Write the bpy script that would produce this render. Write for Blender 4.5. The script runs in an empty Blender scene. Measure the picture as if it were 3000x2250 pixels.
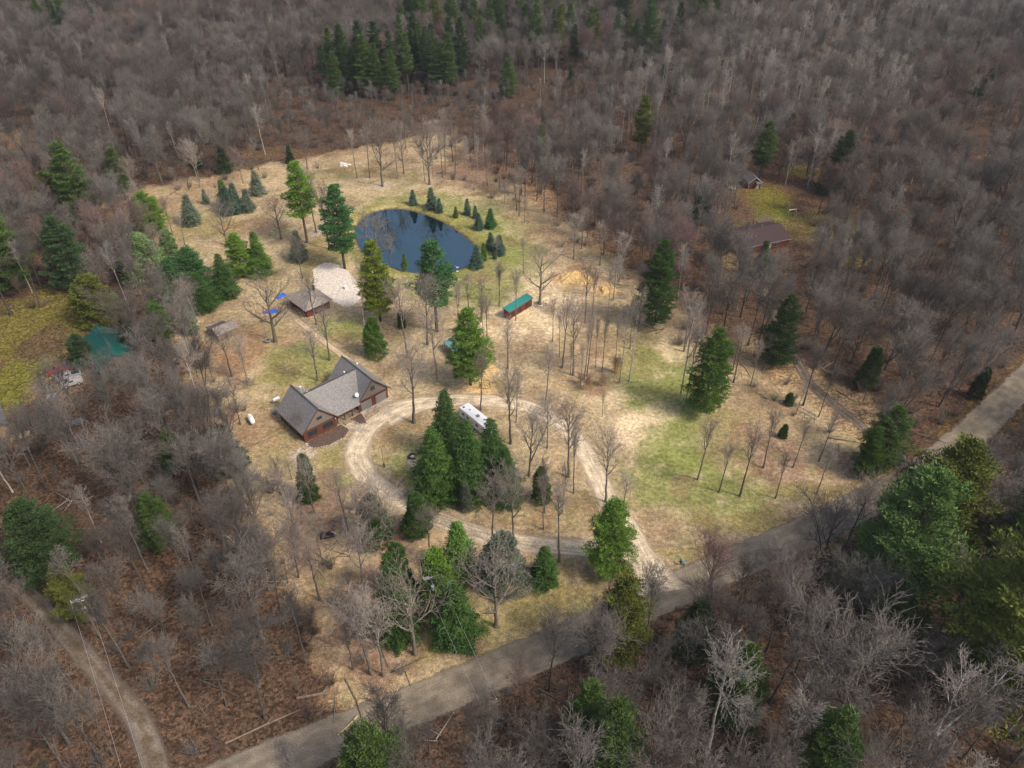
import bpy, bmesh, math, random
import numpy as np
from mathutils import Vector, Matrix

# ------------------------------------------------------------------ camera, sky, sun, exposure
scene = bpy.context.scene
COL = scene.collection
F_PX, PITCH, CAM_H = 2293.0, 38.0, 110.0
cam_d = bpy.data.cameras.new("camera"); cam = bpy.data.objects.new("camera", cam_d); COL.objects.link(cam)
cam.location = (0, 0, CAM_H); cam.rotation_euler = (math.radians(90 - PITCH), 0, 0)
cam_d.sensor_width = 36; cam_d.lens = F_PX / 3000 * 36; cam_d.clip_start = 1; cam_d.clip_end = 9000
scene.camera = cam
SUN_EL, SUN_AZ = 48.0, 118.0          # azimuth clockwise from +Y (to the right and slightly towards the camera)
world = bpy.data.worlds.new("World"); scene.world = world; world.use_nodes = True
wn = world.node_tree.nodes; wl = world.node_tree.links
bg = wn["Background"]; sky = wn.new("ShaderNodeTexSky"); sky.sky_type = 'NISHITA'; sky.sun_disc = False
sky.sun_elevation = math.radians(SUN_EL); sky.sun_rotation = math.radians(SUN_AZ)
sky.air_density = 1.0; sky.dust_density = 5.0; sky.ozone_density = 1.0
wl.new(sky.outputs[0], bg.inputs[0]); bg.inputs[1].default_value = 0.12
sd = bpy.data.lights.new("sun", 'SUN'); sun = bpy.data.objects.new("sun", sd); COL.objects.link(sun)
sd.energy = 1.9; sd.angle = math.radians(10); sd.color = (1.0, 0.90, 0.76)
sa, se = math.radians(SUN_AZ), math.radians(SUN_EL)
sdir = Vector((math.sin(sa) * math.cos(se), math.cos(sa) * math.cos(se), math.sin(se)))
sun.rotation_euler = sdir.to_track_quat('Z', 'Y').to_euler(); sun.location = (60, -60, 200)
scene.view_settings.view_transform = 'Standard'; scene.view_settings.look = 'None'
scene.view_settings.gamma = 1; scene.view_settings.exposure = 0.52
scene.render.resolution_x = 1024; scene.render.resolution_y = 768

# ------------------------------------------------------------------ pixel <-> world helpers
K = 3000 / 2212
TH = math.radians(PITCH)
def W(px, py, z=0.0):                 # full-size photo pixel -> world point at height z
    x = (px - 1500) / F_PX; y = (1125 - py) / F_PX
    dy = math.cos(TH) + y * math.sin(TH); dz = -math.sin(TH) + y * math.cos(TH)
    t = (z - CAM_H) / dz
    return Vector((x * t, dy * t, z))
def w(a, b, z=0.0): return W(a * K, b * K, z)     # overview (2212 px) coordinates
def proj(p):
    v = Vector(p) - Vector((0, 0, CAM_H))
    d = v.y * math.cos(TH) - v.z * math.sin(TH); u = v.y * math.sin(TH) + v.z * math.cos(TH)
    return 1500 + F_PX * v.x / d, 1125 - F_PX * u / d
def Hpx(bx, by, ty):                  # height whose top lands on photo row ty
    b = W(bx, by); lo, hi = 0.3, 60
    for _ in range(30):
        m = (lo + hi) / 2
        if proj((b.x, b.y, m))[1] > ty: lo = m
        else: hi = m
    return lo

# ------------------------------------------------------------------ tags
def tag(o, label=None, cat=None, group=None, kind=None):
    if label: o['label'] = label
    if cat: o['category'] = cat
    if group: o['group'] = group
    if kind: o['kind'] = kind
    return o
def link(o, parent=None):
    COL.objects.link(o)
    if parent: o.parent = parent
    return o
def empty(name, loc, rz=0, label=None, cat=None, group=None):
    o = bpy.data.objects.new(name, None); o.location = loc; o.rotation_euler = (0, 0, rz)
    o.empty_display_size = 0.5
    return tag(link(o), label, cat, group)
def copy_tree(o, parent=None):
    c = o.copy(); COL.objects.link(c); c.parent = parent
    for ch in o.children: copy_tree(ch, c)
    return c

# ------------------------------------------------------------------ materials
def mat(name, col, rough=0.8, var=0.15, scale=2.0, spec=0.2, metal=0.0, bump=0.0, objcol=False, rnd=0.0, stretch=None, col2=None):
    m = bpy.data.materials.new(name); m.use_nodes = True; nt = m.node_tree; N = nt.nodes; L = nt.links
    b = N["Principled BSDF"]; b.inputs["Roughness"].default_value = rough; b.inputs["Metallic"].default_value = metal
    b.inputs["Specular IOR Level"].default_value = spec
    tc = N.new("ShaderNodeTexCoord"); mp = N.new("ShaderNodeMapping"); L.new(tc.outputs["Object"], mp.inputs[0])
    mp.inputs["Scale"].default_value = stretch or (1, 1, 1)
    nz = N.new("ShaderNodeTexNoise"); nz.inputs["Scale"].default_value = scale; nz.inputs["Detail"].default_value = 4
    L.new(mp.outputs[0], nz.inputs[0])
    mr = N.new("ShaderNodeMapRange"); mr.inputs[1].default_value = 0.3; mr.inputs[2].default_value = 0.7
    mr.inputs[3].default_value = 1 - var; mr.inputs[4].default_value = 1 + var; L.new(nz.outputs[0], mr.inputs[0])
    mul = N.new("ShaderNodeMix"); mul.data_type = 'RGBA'; mul.blend_type = 'MULTIPLY'; mul.inputs[0].default_value = 1
    if col2:
        mx = N.new("ShaderNodeMix"); mx.data_type = 'RGBA'; mx.inputs[6].default_value = (*col, 1); mx.inputs[7].default_value = (*col2, 1)
        m2 = N.new("ShaderNodeMapRange"); m2.inputs[1].default_value = .42; m2.inputs[2].default_value = .6
        n2 = N.new("ShaderNodeTexNoise"); n2.inputs["Scale"].default_value = scale * .45; L.new(mp.outputs[0], n2.inputs[0])
        L.new(n2.outputs[0], m2.inputs[0]); L.new(m2.outputs[0], mx.inputs[0]); L.new(mx.outputs[2], mul.inputs[6])
    else: mul.inputs[6].default_value = (*col, 1)
    L.new(mr.outputs[0], mul.inputs[7]); out = mul.outputs[2]
    if objcol or rnd:
        oi = N.new("ShaderNodeObjectInfo")
        if objcol:
            m3 = N.new("ShaderNodeMix"); m3.data_type = 'RGBA'; m3.blend_type = 'MULTIPLY'; m3.inputs[0].default_value = 1
            L.new(out, m3.inputs[6]); L.new(oi.outputs["Color"], m3.inputs[7]); out = m3.outputs[2]
        if rnd:
            r = N.new("ShaderNodeMapRange"); r.inputs[3].default_value = 1 - rnd; r.inputs[4].default_value = 1 + rnd
            L.new(oi.outputs["Random"], r.inputs[0])
            m4 = N.new("ShaderNodeMix"); m4.data_type = 'RGBA'; m4.blend_type = 'MULTIPLY'; m4.inputs[0].default_value = 1
            L.new(out, m4.inputs[6]); L.new(r.outputs[0], m4.inputs[7]); out = m4.outputs[2]
    L.new(out, b.inputs["Base Color"])
    if bump:
        bp = N.new("ShaderNodeBump"); bp.inputs["Strength"].default_value = bump; L.new(nz.outputs[0], bp.inputs["Height"]); L.new(bp.outputs[0], b.inputs["Normal"])
    return m

def bark_mat(name, trunk, twigs_a, twigs_b, spots=None):
    """bark whose colour shifts from trunk to fine twig tips; each tree picks its own twig tint"""
    m = bpy.data.materials.new(name); m.use_nodes = True; nt = m.node_tree; N = nt.nodes; L = nt.links
    b = N["Principled BSDF"]; b.inputs["Roughness"].default_value = .9; b.inputs["Specular IOR Level"].default_value = .1
    oi = N.new("ShaderNodeObjectInfo"); at = N.new("ShaderNodeAttribute"); at.attribute_name = "tip"
    tw = N.new("ShaderNodeMix"); tw.data_type = 'RGBA'; tw.inputs[6].default_value = (*twigs_a, 1); tw.inputs[7].default_value = (*twigs_b, 1)
    L.new(oi.outputs["Random"], tw.inputs[0])
    mx = N.new("ShaderNodeMix"); mx.data_type = 'RGBA'; mx.inputs[6].default_value = (*trunk, 1)
    L.new(at.outputs["Fac"], mx.inputs[0]); L.new(tw.outputs[2], mx.inputs[7]); out = mx.outputs[2]
    tc = N.new("ShaderNodeTexCoord"); mp = N.new("ShaderNodeMapping"); mp.inputs["Scale"].default_value = (1, 1, .3) if not spots else (1, 1, 2.2)
    L.new(tc.outputs["Object"], mp.inputs[0])
    nz = N.new("ShaderNodeTexNoise"); nz.inputs["Scale"].default_value = 5 if not spots else 1.6; L.new(mp.outputs[0], nz.inputs[0])
    mr = N.new("ShaderNodeMapRange"); mr.inputs[1].default_value = .35; mr.inputs[2].default_value = .65; mr.inputs[3].default_value = .6; mr.inputs[4].default_value = 1.35
    if spots: mr.inputs[1].default_value = .36; mr.inputs[2].default_value = .44; mr.inputs[3].default_value = .25; mr.inputs[4].default_value = 1.0
    L.new(nz.outputs[0], mr.inputs[0])
    mu = N.new("ShaderNodeMix"); mu.data_type = 'RGBA'; mu.blend_type = 'MULTIPLY'; mu.inputs[0].default_value = 1
    L.new(out, mu.inputs[6]); L.new(mr.outputs[0], mu.inputs[7])
    wn_ = N.new("ShaderNodeTexWhiteNoise"); wn_.noise_dimensions = '1D'; L.new(oi.outputs["Random"], wn_.inputs["W"])
    rb = N.new("ShaderNodeMapRange"); rb.inputs[3].default_value = .62; rb.inputs[4].default_value = 1.38; L.new(wn_.outputs["Value"], rb.inputs[0])
    m5 = N.new("ShaderNodeMix"); m5.data_type = 'RGBA'; m5.blend_type = 'MULTIPLY'; m5.inputs[0].default_value = 1
    L.new(mu.outputs[2], m5.inputs[6]); L.new(rb.outputs[0], m5.inputs[7])
    L.new(m5.outputs[2], b.inputs["Base Color"])
    return m

# ------------------------------------------------------------------ mesh builder
class MB:
    def __init__(s): s.v = []; s.f = []
    def box(s, c, d, rz=0, ry=0, rx=0, taper=1.0):
        n = len(s.v); R = Matrix.Rotation(rz, 3, 'Z') @ Matrix.Rotation(ry, 3, 'Y') @ Matrix.Rotation(rx, 3, 'X'); c = Vector(c)
        for z in (-1, 1):
            k = taper if z > 0 else 1
            for x, y in ((-1, -1), (1, -1), (1, 1), (-1, 1)):
                s.v.append(c + R @ Vector((x * d[0] / 2 * k, y * d[1] / 2 * k, z * d[2] / 2)))
        s.f += [(n+3, n+2, n+1, n), (n+4, n+5, n+6, n+7)] + [(n+i, n+(i+1) % 4, n+4+(i+1) % 4, n+4+i) for i in range(4)]
        return s
    def b2(s, lo, hi):
        return s.box([(lo[i]+hi[i])/2 for i in range(3)], [abs(hi[i]-lo[i]) for i in range(3)])
    def tube(s, pts, rad, n=6, cap=True):
        pts = [Vector(p) for p in pts]
        if not hasattr(rad, '__len__'): rad = [rad] * len(pts)
        base = len(s.v)
        for i, p in enumerate(pts):
            t = (pts[min(i+1, len(pts)-1)] - pts[max(i-1, 0)]).normalized()
            a = Vector((0, 0, 1)) if abs(t.z) < .9 else Vector((1, 0, 0))
            u = t.cross(a).normalized(); v = t.cross(u)
            for k in range(n):
                an = 2 * math.pi * k / n; s.v.append(p + (u * math.cos(an) + v * math.sin(an)) * rad[i])
        for i in range(len(pts)-1):
            for k in range(n):
                a = base+i*n+k; b = base+i*n+(k+1) % n; s.f.append((a, b, b+n, a+n))
        if cap:
            s.f.append(tuple(base+k for k in range(n))[::-1]); s.f.append(tuple(base+(len(pts)-1)*n+k for k in range(n)))
        return s
    def bar(s, a, b, r, n=4): return s.tube([a, b], r, n)
    def poly(s, pts): n = len(s.v); s.v += [Vector(p) for p in pts]; s.f.append(tuple(range(n, n+len(pts)))); return s
    def prism(s, pts, z0, z1):
        n = len(s.v); k = len(pts)
        s.v += [Vector((p[0], p[1], z0)) for p in pts] + [Vector((p[0], p[1], z1)) for p in pts]
        s.f += [tuple(range(n, n+k))[::-1], tuple(range(n+k, n+2*k))] + [(n+i, n+(i+1) % k, n+k+(i+1) % k, n+k+i) for i in range(k)]
        return s
    def slab(s, q, th):                # thick sheet from 4 corners, thickness downwards
        n = len(s.v); q = [Vector(p) for p in q]
        nr = (q[1]-q[0]).cross(q[2]-q[0]).normalized()
        if nr.z < 0: q = q[::-1]; nr = -nr
        s.v += q + [p - Vector((0, 0, th)) for p in q]; k = len(q)
        s.f += [tuple(range(n, n+k)), tuple(range(n+k, n+2*k))[::-1]] + [(n+i, n+k+i, n+k+(i+1) % k, n+(i+1) % k) for i in range(k)]
        return s
    def build(s, name, material, parent=None, smooth=False):
        me = bpy.data.meshes.new(name); me.from_pydata([tuple(v) for v in s.v], [], s.f); me.validate(); me.update()
        me.materials.append(material)
        if smooth: me.polygons.foreach_set("use_smooth", [True] * len(me.polygons))
        return link(bpy.data.objects.new(name, me), parent)

def np_mesh(name, V, Fq, material, attrs=None):
    """fast mesh from numpy: V (n,3), Fq (m,k) constant-size faces"""
    me = bpy.data.meshes.new(name); k = Fq.shape[1]; m = len(Fq)
    me.vertices.add(len(V)); me.vertices.foreach_set("co", np.ascontiguousarray(V, dtype=np.float32).ravel())
    me.loops.add(m*k); me.loops.foreach_set("vertex_index", np.ascontiguousarray(Fq, dtype=np.int32).ravel())
    me.polygons.add(m); me.polygons.foreach_set("loop_start", np.arange(0, m*k, k, dtype=np.int32))
    me.polygons.foreach_set("loop_total", np.full(m, k, dtype=np.int32))
    me.update(calc_edges=True)
    for nm, (dom, typ, arr) in (attrs or {}).items():
        a = me.attributes.new(nm, typ, dom)
        a.data.foreach_set("color" if typ == 'FLOAT_COLOR' else "value", np.ascontiguousarray(arr, dtype=np.float32).ravel())
    me.materials.append(material)
    return me

# ------------------------------------------------------------------ noise (numpy)
_rs = np.random.RandomState(7); _lat = _rs.rand(256, 256)
def vnoise(x, y):
    xi = np.floor(x).astype(int); yi = np.floor(y).astype(int); fx = x-xi; fy = y-yi
    fx = fx*fx*(3-2*fx); fy = fy*fy*(3-2*fy)
    g = lambda a, b: _lat[a & 255, b & 255]
    return (g(xi, yi)*(1-fx)+g(xi+1, yi)*fx)*(1-fy)+(g(xi, yi+1)*(1-fx)+g(xi+1, yi+1)*fx)*fy
def fbm(x, y, s, o=4):
    r = 0; a = .5; t = 0
    for i in range(o): r = r+a*vnoise(x/s+17.3*i, y/s+5.1*i); t += a; a *= .55; s /= 2.1
    return r/t
def in_poly(x, y, P):
    x = np.asarray(x, float); y = np.asarray(y, float); r = np.zeros(x.shape, bool); n = len(P)
    for i in range(n):
        x1, y1 = P[i][0], P[i][1]; x2, y2 = P[(i+1) % n][0], P[(i+1) % n][1]
        c = ((y1 > y) != (y2 > y)) & (x < (x2-x1)*(y-y1)/((y2-y1) or 1e-9)+x1); r ^= c
    return r
def poly_dist(x, y, P, closed=True):
    d = np.full(np.shape(x), 1e9); n = len(P)
    for i in range(n if closed else n-1):
        ax, ay = P[i][0], P[i][1]; bx, by = P[(i+1) % n][0], P[(i+1) % n][1]
        l2 = (bx-ax)**2+(by-ay)**2; t = np.clip(((x-ax)*(bx-ax)+(y-ay)*(by-ay))/max(l2, 1e-9), 0, 1)
        d = np.minimum(d, np.hypot(x-ax-t*(bx-ax), y-ay-t*(by-ay)))
    return d
def smooth_path(P, step=2.0):
    """Catmull-Rom through points"""
    P = [Vector((p[0], p[1], 0)) for p in P]; Q = [P[0]*2-P[1]]+P+[P[-1]*2-P[-2]]; out = []
    for i in range(1, len(Q)-2):
        a, b, c, d = Q[i-1:i+3]; n = max(2, int((c-b).length/step))
        for k in range(n):
            t = k/n
            out.append(.5*((2*b)+(c-a)*t+(2*a-5*b+4*c-d)*t*t+(3*b-a-3*c+d)*t**3))
    out.append(P[-1]); return out

# ------------------------------------------------------------------ plan of the place (from photo pixels)
PARCEL = [w(240, 422), w(955, 292), w(1918, 1020), w(788, 1535)]
ROAD_C = smooth_path([W(*p) for p in ((300, 2440), (620, 2306), (900, 2190), (1170, 2083), (1413, 1980), (1684, 1866), (2000, 1716), (2217, 1622), (2420, 1530), (2600, 1440), (2720, 1372), (2820, 1292), (2905, 1213), (3000, 1122), (3130, 1000), (3300, 850))], 2)
DRIVE_A = smooth_path([w(*p) for p in ((1425, 1280), (1400, 1222), (1375, 1172), (1345, 1120), (1312, 1075), (1290, 1030), (1268, 985), (1235, 938), (1190, 902), (1130, 876), (1060, 866), (990, 864), (930, 870), (880, 880), (830, 900))], 1.5)
DRIVE_B = smooth_path([w(*p) for p in ((960, 864), (905, 872), (850, 888), (806, 916), (778, 950), (772, 990), (795, 1030), (843, 1068), (905, 1100), (965, 1128), (1040, 1156), (1120, 1172), (1200, 1180), (1290, 1186), (1365, 1200))], 1.5)
BACK_PATH = smooth_path([w(*p) for p in ((845, 862), (815, 828), (775, 795), (740, 768), (705, 742), (668, 712), (640, 690))], 1.5)
TRACK_L = smooth_path([W(*p) for p in ((20, 1690), (110, 1765), (181, 1844), (253, 1925), (325, 2011), (398, 2097), (434, 2178), (457, 2250), (480, 2350), (500, 2450))], 1.5)
TRACK_R = smooth_path([W(*p) for p in ((2215, 800), (2255, 880), (2300, 985), (2335, 1057), (2375, 1125), (2430, 1175), (2488, 1220), (2565, 1283), (2640, 1345), (2690, 1385))], 1.5)
POND = smooth_path([w(*p) for p in ((765, 490), (790, 462), (830, 449), (870, 448), (920, 460), (965, 480), (1005, 508), (1028, 532), (1022, 560), (985, 580), (930, 588), (870, 580), (815, 560), (775, 530), (765, 490))], 1.5)
SAND = [w(*p) for p in ((676, 582), (700, 568), (730, 572), (757, 592), (780, 622), (782, 640), (770, 655), (745, 662), (722, 652), (700, 640), (680, 620))]

# ------------------------------------------------------------------ ground: one sheet, dense where the photo looks
def axis(lo, hi, step, far):
    a = list(np.arange(lo, hi+.01, step)); s = step; v = a[0]; pre = []
    while v > -far: s *= 1.35; v -= s; pre.append(v)
    s = step; v = a[-1]; post = []
    while v < far: s *= 1.35; v += s; post.append(v)
    return np.array(pre[::-1]+a+post)
gx = axis(-175, 165, .8, 5000); gy = axis(48, 330, .8, 5000)
GX, GY = np.meshgrid(gx, gy); gxf, gyf = GX.ravel(), GY.ravel()
GZ = np.zeros_like(gxf)
pin = in_poly(gxf, gyf, POND); pd = poly_dist(gxf, gyf, POND)
sdp = np.where(pin, -pd, pd)
GZ += np.where(sdp < 2.2, -1.6*np.clip((2.2-sdp)/5.0, 0, 1), 0)
C_LITTER_DIM, C_TAN, C_GRN, C_OLV, C_PAL, C_LEAF, C_RED, C_DK = map(np.array, (
    (.084, .062, .047), (.42, .345, .215), (.225, .262, .080), (.275, .240, .100), (.68, .56, .37), (.335, .25, .155), (.34, .18, .12), (.16, .10, .06)))
col = np.tile(C_LITTER_DIM, (len(gxf), 1)).astype(float)  # litter outside the lot, darkened: dimming put into its colour
n1 = fbm(gxf, gyf, 14); n2 = fbm(gxf+300, gyf, 5); n3 = fbm(gxf, gyf+200, 40); n4 = fbm(gxf+90, gyf+40, 2.2, 3)
col *= (.75+.55*n1+.25*n3)[:, None]
redm = np.clip((n3-.5)*4, 0, 1)*.5
col = col*(1-redm[:, None])+np.array((.118, .074, .048))*redm[:, None]
def blend(c, m):
    # colour c laid over what is there, by mask m
    global col
    m = np.clip(m, 0, 1)[:, None]; col = col*(1-m)+np.asarray(c)*m
blend((.072, .058, .049), np.clip((gyf-230)/180, 0, 1)*.75)  # floor greyed with distance, haze put into its colour
sd = np.where(in_poly(gxf, gyf, PARCEL), 1, -1)*poly_dist(gxf, gyf, PARCEL)
pm = np.clip((sd+2+(n2-.5)*7)/4+.5, 0, 1)
blend(C_LEAF, pm); blend(C_TAN, pm*np.clip((n1-.42)*5+.3, 0, 1)*.8)  # undimmed litter and dry grass inside the lot
def blob(x, y, rx, ry, c, s=1.0, soft=.35):
    ce = w(x, y); a = w(x+rx, y); b = w(x, y+ry); d = w(x, y-ry)
    RX = (a-ce).length; RY = ((b-d).length)/2
    q = np.hypot((gxf-ce.x)/RX, (gyf-(b.y+d.y)/2)/RY)+(n2-.5)*.9+(n4-.5)*.5
    blend(c, np.clip((1-q)/soft+.5, 0, 1)*s)
B = [  # x, y, rx, ry (overview px), colour, strength : what covers the soil there, some in the dimmed litter colour
 (900, 470, 230, 90, C_TAN, .9), (560, 480, 170, 70, C_TAN, .7), (640, 620, 160, 110, C_TAN, .75), (450, 490, 60, 30, C_OLV, .7), (560, 500, 60, 25, C_OLV, .5), (690, 560, 45, 40, C_OLV, .8), (540, 490, 60, 12, C_RED, .35),
 (950, 1000, 330, 250, C_TAN, .9), (1150, 730, 300, 170, C_TAN, .95), (1550, 950, 330, 210, C_TAN, .8), (760, 380, 90, 25, C_OLV, .6), (860, 390, 50, 18, C_OLV, .7), (800, 405, 120, 25, C_TAN, .9),
 (930, 520, 185, 100, C_GRN, .8), (1080, 600, 110, 90, C_GRN, .65), (1110, 520, 40, 60, C_GRN, .5), (1000, 640, 60, 30, C_GRN, .6), (560, 740, 60, 50, C_OLV, .5),
 (735, 710, 55, 35, C_GRN, .8), (650, 790, 90, 50, C_GRN, .75), (600, 830, 60, 60, C_OLV, .7), (560, 870, 45, 40, C_TAN, .6), (530, 760, 40, 60, C_RED, .5), (480, 930, 20, 60, C_RED, .5),
 (1160, 680, 90, 60, C_PAL, .95), (1070, 700, 70, 35, C_PAL, .6), (1220, 620, 100, 40, C_PAL, .7), (1240, 600, 50, 18, (.62, .42, .2), .8), (1300, 628, 18, 14, (.62, .42, .2), .8), (1060, 790, 60, 50, C_PAL, .4), (940, 700, 90, 60, C_TAN, .6), (1040, 835, 45, 22, (.62, .44, .22), .7), (1110, 760, 60, 30, C_LEAF, .4),
 (1420, 830, 110, 90, C_GRN, .85), (1500, 930, 110, 110, C_GRN, .8), (1520, 1060, 170, 80, C_GRN, .75), (1370, 760, 70, 60, C_OLV, .5), (1380, 930, 56, 44, C_PAL, 1), (1300, 850, 60, 40, C_PAL, .4), (1430, 890, 45, 25, C_PAL, .5), (1450, 760, 30, 30, C_PAL, .6), (1440, 970, 60, 50, C_GRN, .7),
 (1640, 950, 120, 100, C_LEAF, .55), (1690, 1010, 60, 60, (.26, .175, .125), .8), (1600, 820, 90, 60, C_LEAF, .6), (1500, 1160, 60, 25, C_LEAF, .7), (1440, 1130, 60, 40, C_TAN, .7), (1740, 1060, 90, 20, C_OLV, .8), (1620, 1130, 120, 20, C_OLV, .9), (1480, 1200, 80, 18, C_OLV, .7), (1850, 1000, 40, 20, C_RED, .5),
 (870, 970, 70, 60, C_OLV, .5), (890, 1010, 55, 45, C_GRN, .6), (1080, 1040, 140, 90, C_TAN, .8), (1200, 1100, 120, 60, C_OLV, .35), (1170, 1080, 50, 40, C_LEAF, .3), (730, 1010, 60, 40, C_OLV, .8), (735, 1040, 30, 20, C_GRN, .5), (640, 980, 70, 50, C_OLV, .5), (700, 900, 100, 60, C_TAN, .5),
 (1000, 1330, 190, 90, C_OLV, .85), (1180, 1290, 120, 70, C_OLV, .8), (1080, 1400, 120, 40, C_TAN, .4), (1260, 1240, 60, 30, C_LEAF, .5), (970, 1130, 60, 10, C_OLV, .8), (860, 1160, 90, 50, (.26, .175, .125), .7), (900, 1350, 30, 50, (.26, .175, .125), .8), (1010, 1370, 40, 40, (.26, .175, .125), .6),
 (800, 1370, 90, 140, (.26, .175, .125), .9), (680, 1120, 50, 110, (.26, .175, .125), .9), (1050, 360, 110, 50, (.26, .175, .125), .85), (1150, 450, 60, 60, C_LEAF, .6), (1250, 770, 110, 60, C_LEAF, .5), (1300, 700, 110, 50, C_LEAF, .4), (1260, 830, 60, 30, C_LEAF, .6),
 # neighbours' clearings
 (90, 700, 130, 80, (.15, .15, .045), .9), (40, 830, 70, 70, (.15, .17, .04), .9), (95, 745, 50, 35, C_LITTER_DIM*1.2, .8), (130, 830, 60, 40, (.17, .14, .11), .8), (60, 930, 60, 30, (.16, .14, .12), .8), (40, 300, 60, 20, (.20, .14, .08), .7), (300, 440, 90, 12, (.16, .12, .07), .4), (560, 330, 190, 10, (.16, .12, .07), .5),
 (1670, 445, 45, 38, (.13, .17, .035), .9), (1655, 425, 60, 30, (.15, .13, .04), .6), (1720, 490, 120, 30, (.15, .14, .05), .45), (1800, 480, 90, 30, (.13, .13, .05), .5), (1620, 590, 60, 25, (.2, .17, .12), .7), (1600, 570, 70, 30, (.15, .13, .07), .6), (1850, 560, 80, 20, (.14, .14, .05), .4), (2150, 15, 90, 12, (.25, .24, .1), .9), (1730, 370, 40, 10, (.12, .13, .03), .8),
]
for b_ in B: blob(*b_)
n5 = fbm(gxf+610, gyf+330, 7, 4); n6 = fbm(gxf+40, gyf+900, 3.2, 3)
blend((.235, .155, .095), pm*np.clip((n5-.56)*7, 0, 1)*.55)          # drifts of old leaves
blend((.50, .42, .28), pm*np.clip((n6-.62)*6, 0, 1)*.4)              # matted straw
blend((.16, .19, .06), pm*np.clip((fbm(gxf+77, gyf+7, 4, 3)-.6)*6, 0, 1)*.35)
for pth_, off in ((DRIVE_A, 3.3), (DRIVE_B, 3.4), (BACK_PATH, 1.8)):   # worn dusty shoulders
    dd_ = poly_dist(gxf, gyf, [(p.x, p.y) for p in pth_[::2]], False); blend((.44, .35, .235), np.clip((off-dd_)/1.2+(n6-.5)*2, 0, 1)*.7)
# mossy verge of the road and damp rim of the pond
rd = poly_dist(gxf, gyf, [(p.x, p.y) for p in ROAD_C], False)
vm = np.clip(1-abs(rd-4.6)/1.1, 0, 1)*np.clip((n2-.35)*4, 0, 1)*(gxf > 55)
blend((.17, .125, .03), vm*.8)
blend((.30, .25, .08), np.clip(1-abs(sdp-1.8)/1.6, 0, 1)*.0+np.clip(1-abs(sdp-2.5)/2.0, 0, 1)*.5)
blend((.23, .24, .06), np.clip(1-abs(sdp-3.0)/2.0, 0, 1)*.6)
blend((.10, .06, .035), np.clip((.7-sdp)/.6, 0, 1))
mott = (.86+.5*(n4-.5)+.35*(n2-.5)); col *= np.clip(mott+.14, .5, 1.5)[:, None]
leafy = np.clip(1-pm*.65, 0, 1)
def ground_mat():
    m = bpy.data.materials.new("ground_soil_and_leaves"); m.use_nodes = True; nt = m.node_tree; N = nt.nodes; L = nt.links
    b = N["Principled BSDF"]; b.inputs["Roughness"].default_value = 1; b.inputs["Specular IOR Level"].default_value = .05
    at = N.new("ShaderNodeAttribute"); at.attribute_name = "soil"; lf = N.new("ShaderNodeAttribute"); lf.attribute_name = "leafy"
    tc = N.new("ShaderNodeTexCoord")
    def nz(s, d=3):
        n = N.new("ShaderNodeTexNoise"); n.inputs["Scale"].default_value = s; n.inputs["Detail"].default_value = d; L.new(tc.outputs["Object"], n.inputs[0]); return n.outputs[0]
    def mr(i, a, b_, c, d):
        r = N.new("ShaderNodeMapRange"); r.inputs[1].default_value = a; r.inputs[2].default_value = b_; r.inputs[3].default_value = c; r.inputs[4].default_value = d; L.new(i, r.inputs[0]); return r.outputs[0]
    def mul(a, b_, f=1.0, mode='MULTIPLY'):
        x = N.new("ShaderNodeMix"); x.data_type = 'RGBA'; x.blend_type = mode; x.inputs[0].default_value = f
        L.new(a, x.inputs[6]); L.new(b_, x.inputs[7]); return x.outputs[2]
    c = mul(at.outputs["Color"], mr(nz(1.1, 5), .3, .7, .68, 1.32))
    c = mul(c, mr(nz(4.5, 2), .3, .7, .62, 1.38))
    vo = N.new("ShaderNodeTexVoronoi"); vo.inputs["Scale"].default_value = 2.6; L.new(tc.outputs["Object"], vo.inputs[0])
    hs = N.new("ShaderNodeMix"); hs.data_type = 'RGBA'; hs.blend_type = 'MULTIPLY'
    r = N.new("ShaderNodeValToRGB"); r.color_ramp.elements[0].color = (.5, .42, .36, 1); r.color_ramp.elements[1].color = (1.7, 1.35, 1.1, 1)
    e = r.color_ramp.elements.new(.55); e.color = (1.0, .9, .82, 1)
    sp = N.new("ShaderNodeSeparateColor"); L.new(vo.outputs["Color"], sp.inputs[0]); L.new(sp.outputs[0], r.inputs[0])
    L.new(lf.outputs["Fac"], hs.inputs[0]); L.new(c, hs.inputs[6]); L.new(r.outputs[0], hs.inputs[7])
    L.new(hs.outputs[2], b.inputs["Base Color"])
    bp = N.new("ShaderNodeBump"); bp.inputs["Strength"].default_value = .6; bp.inputs["Distance"].default_value = .15
    L.new(nz(3.5, 4), bp.inputs["Height"]); L.new(bp.outputs[0], b.inputs["Normal"])
    return m
ny, nx = GX.shape
ii = np.arange(nx-1)[None, :]+np.arange(ny-1)[:, None]*nx; ii = ii.ravel()
FQ = np.stack([ii, ii+1, ii+1+nx, ii+nx], 1)
gme = np_mesh("ground", np.stack([gxf, gyf, GZ], 1), FQ, ground_mat(),
              {"soil": ('POINT', 'FLOAT_COLOR', np.concatenate([col, np.ones((len(col), 1))], 1)), "leafy": ('POINT', 'FLOAT', leafy)})
gme.polygons.foreach_set("use_smooth", [True]*len(gme.polygons))
tag(link(bpy.data.objects.new("ground", gme)), kind='structure')

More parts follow.
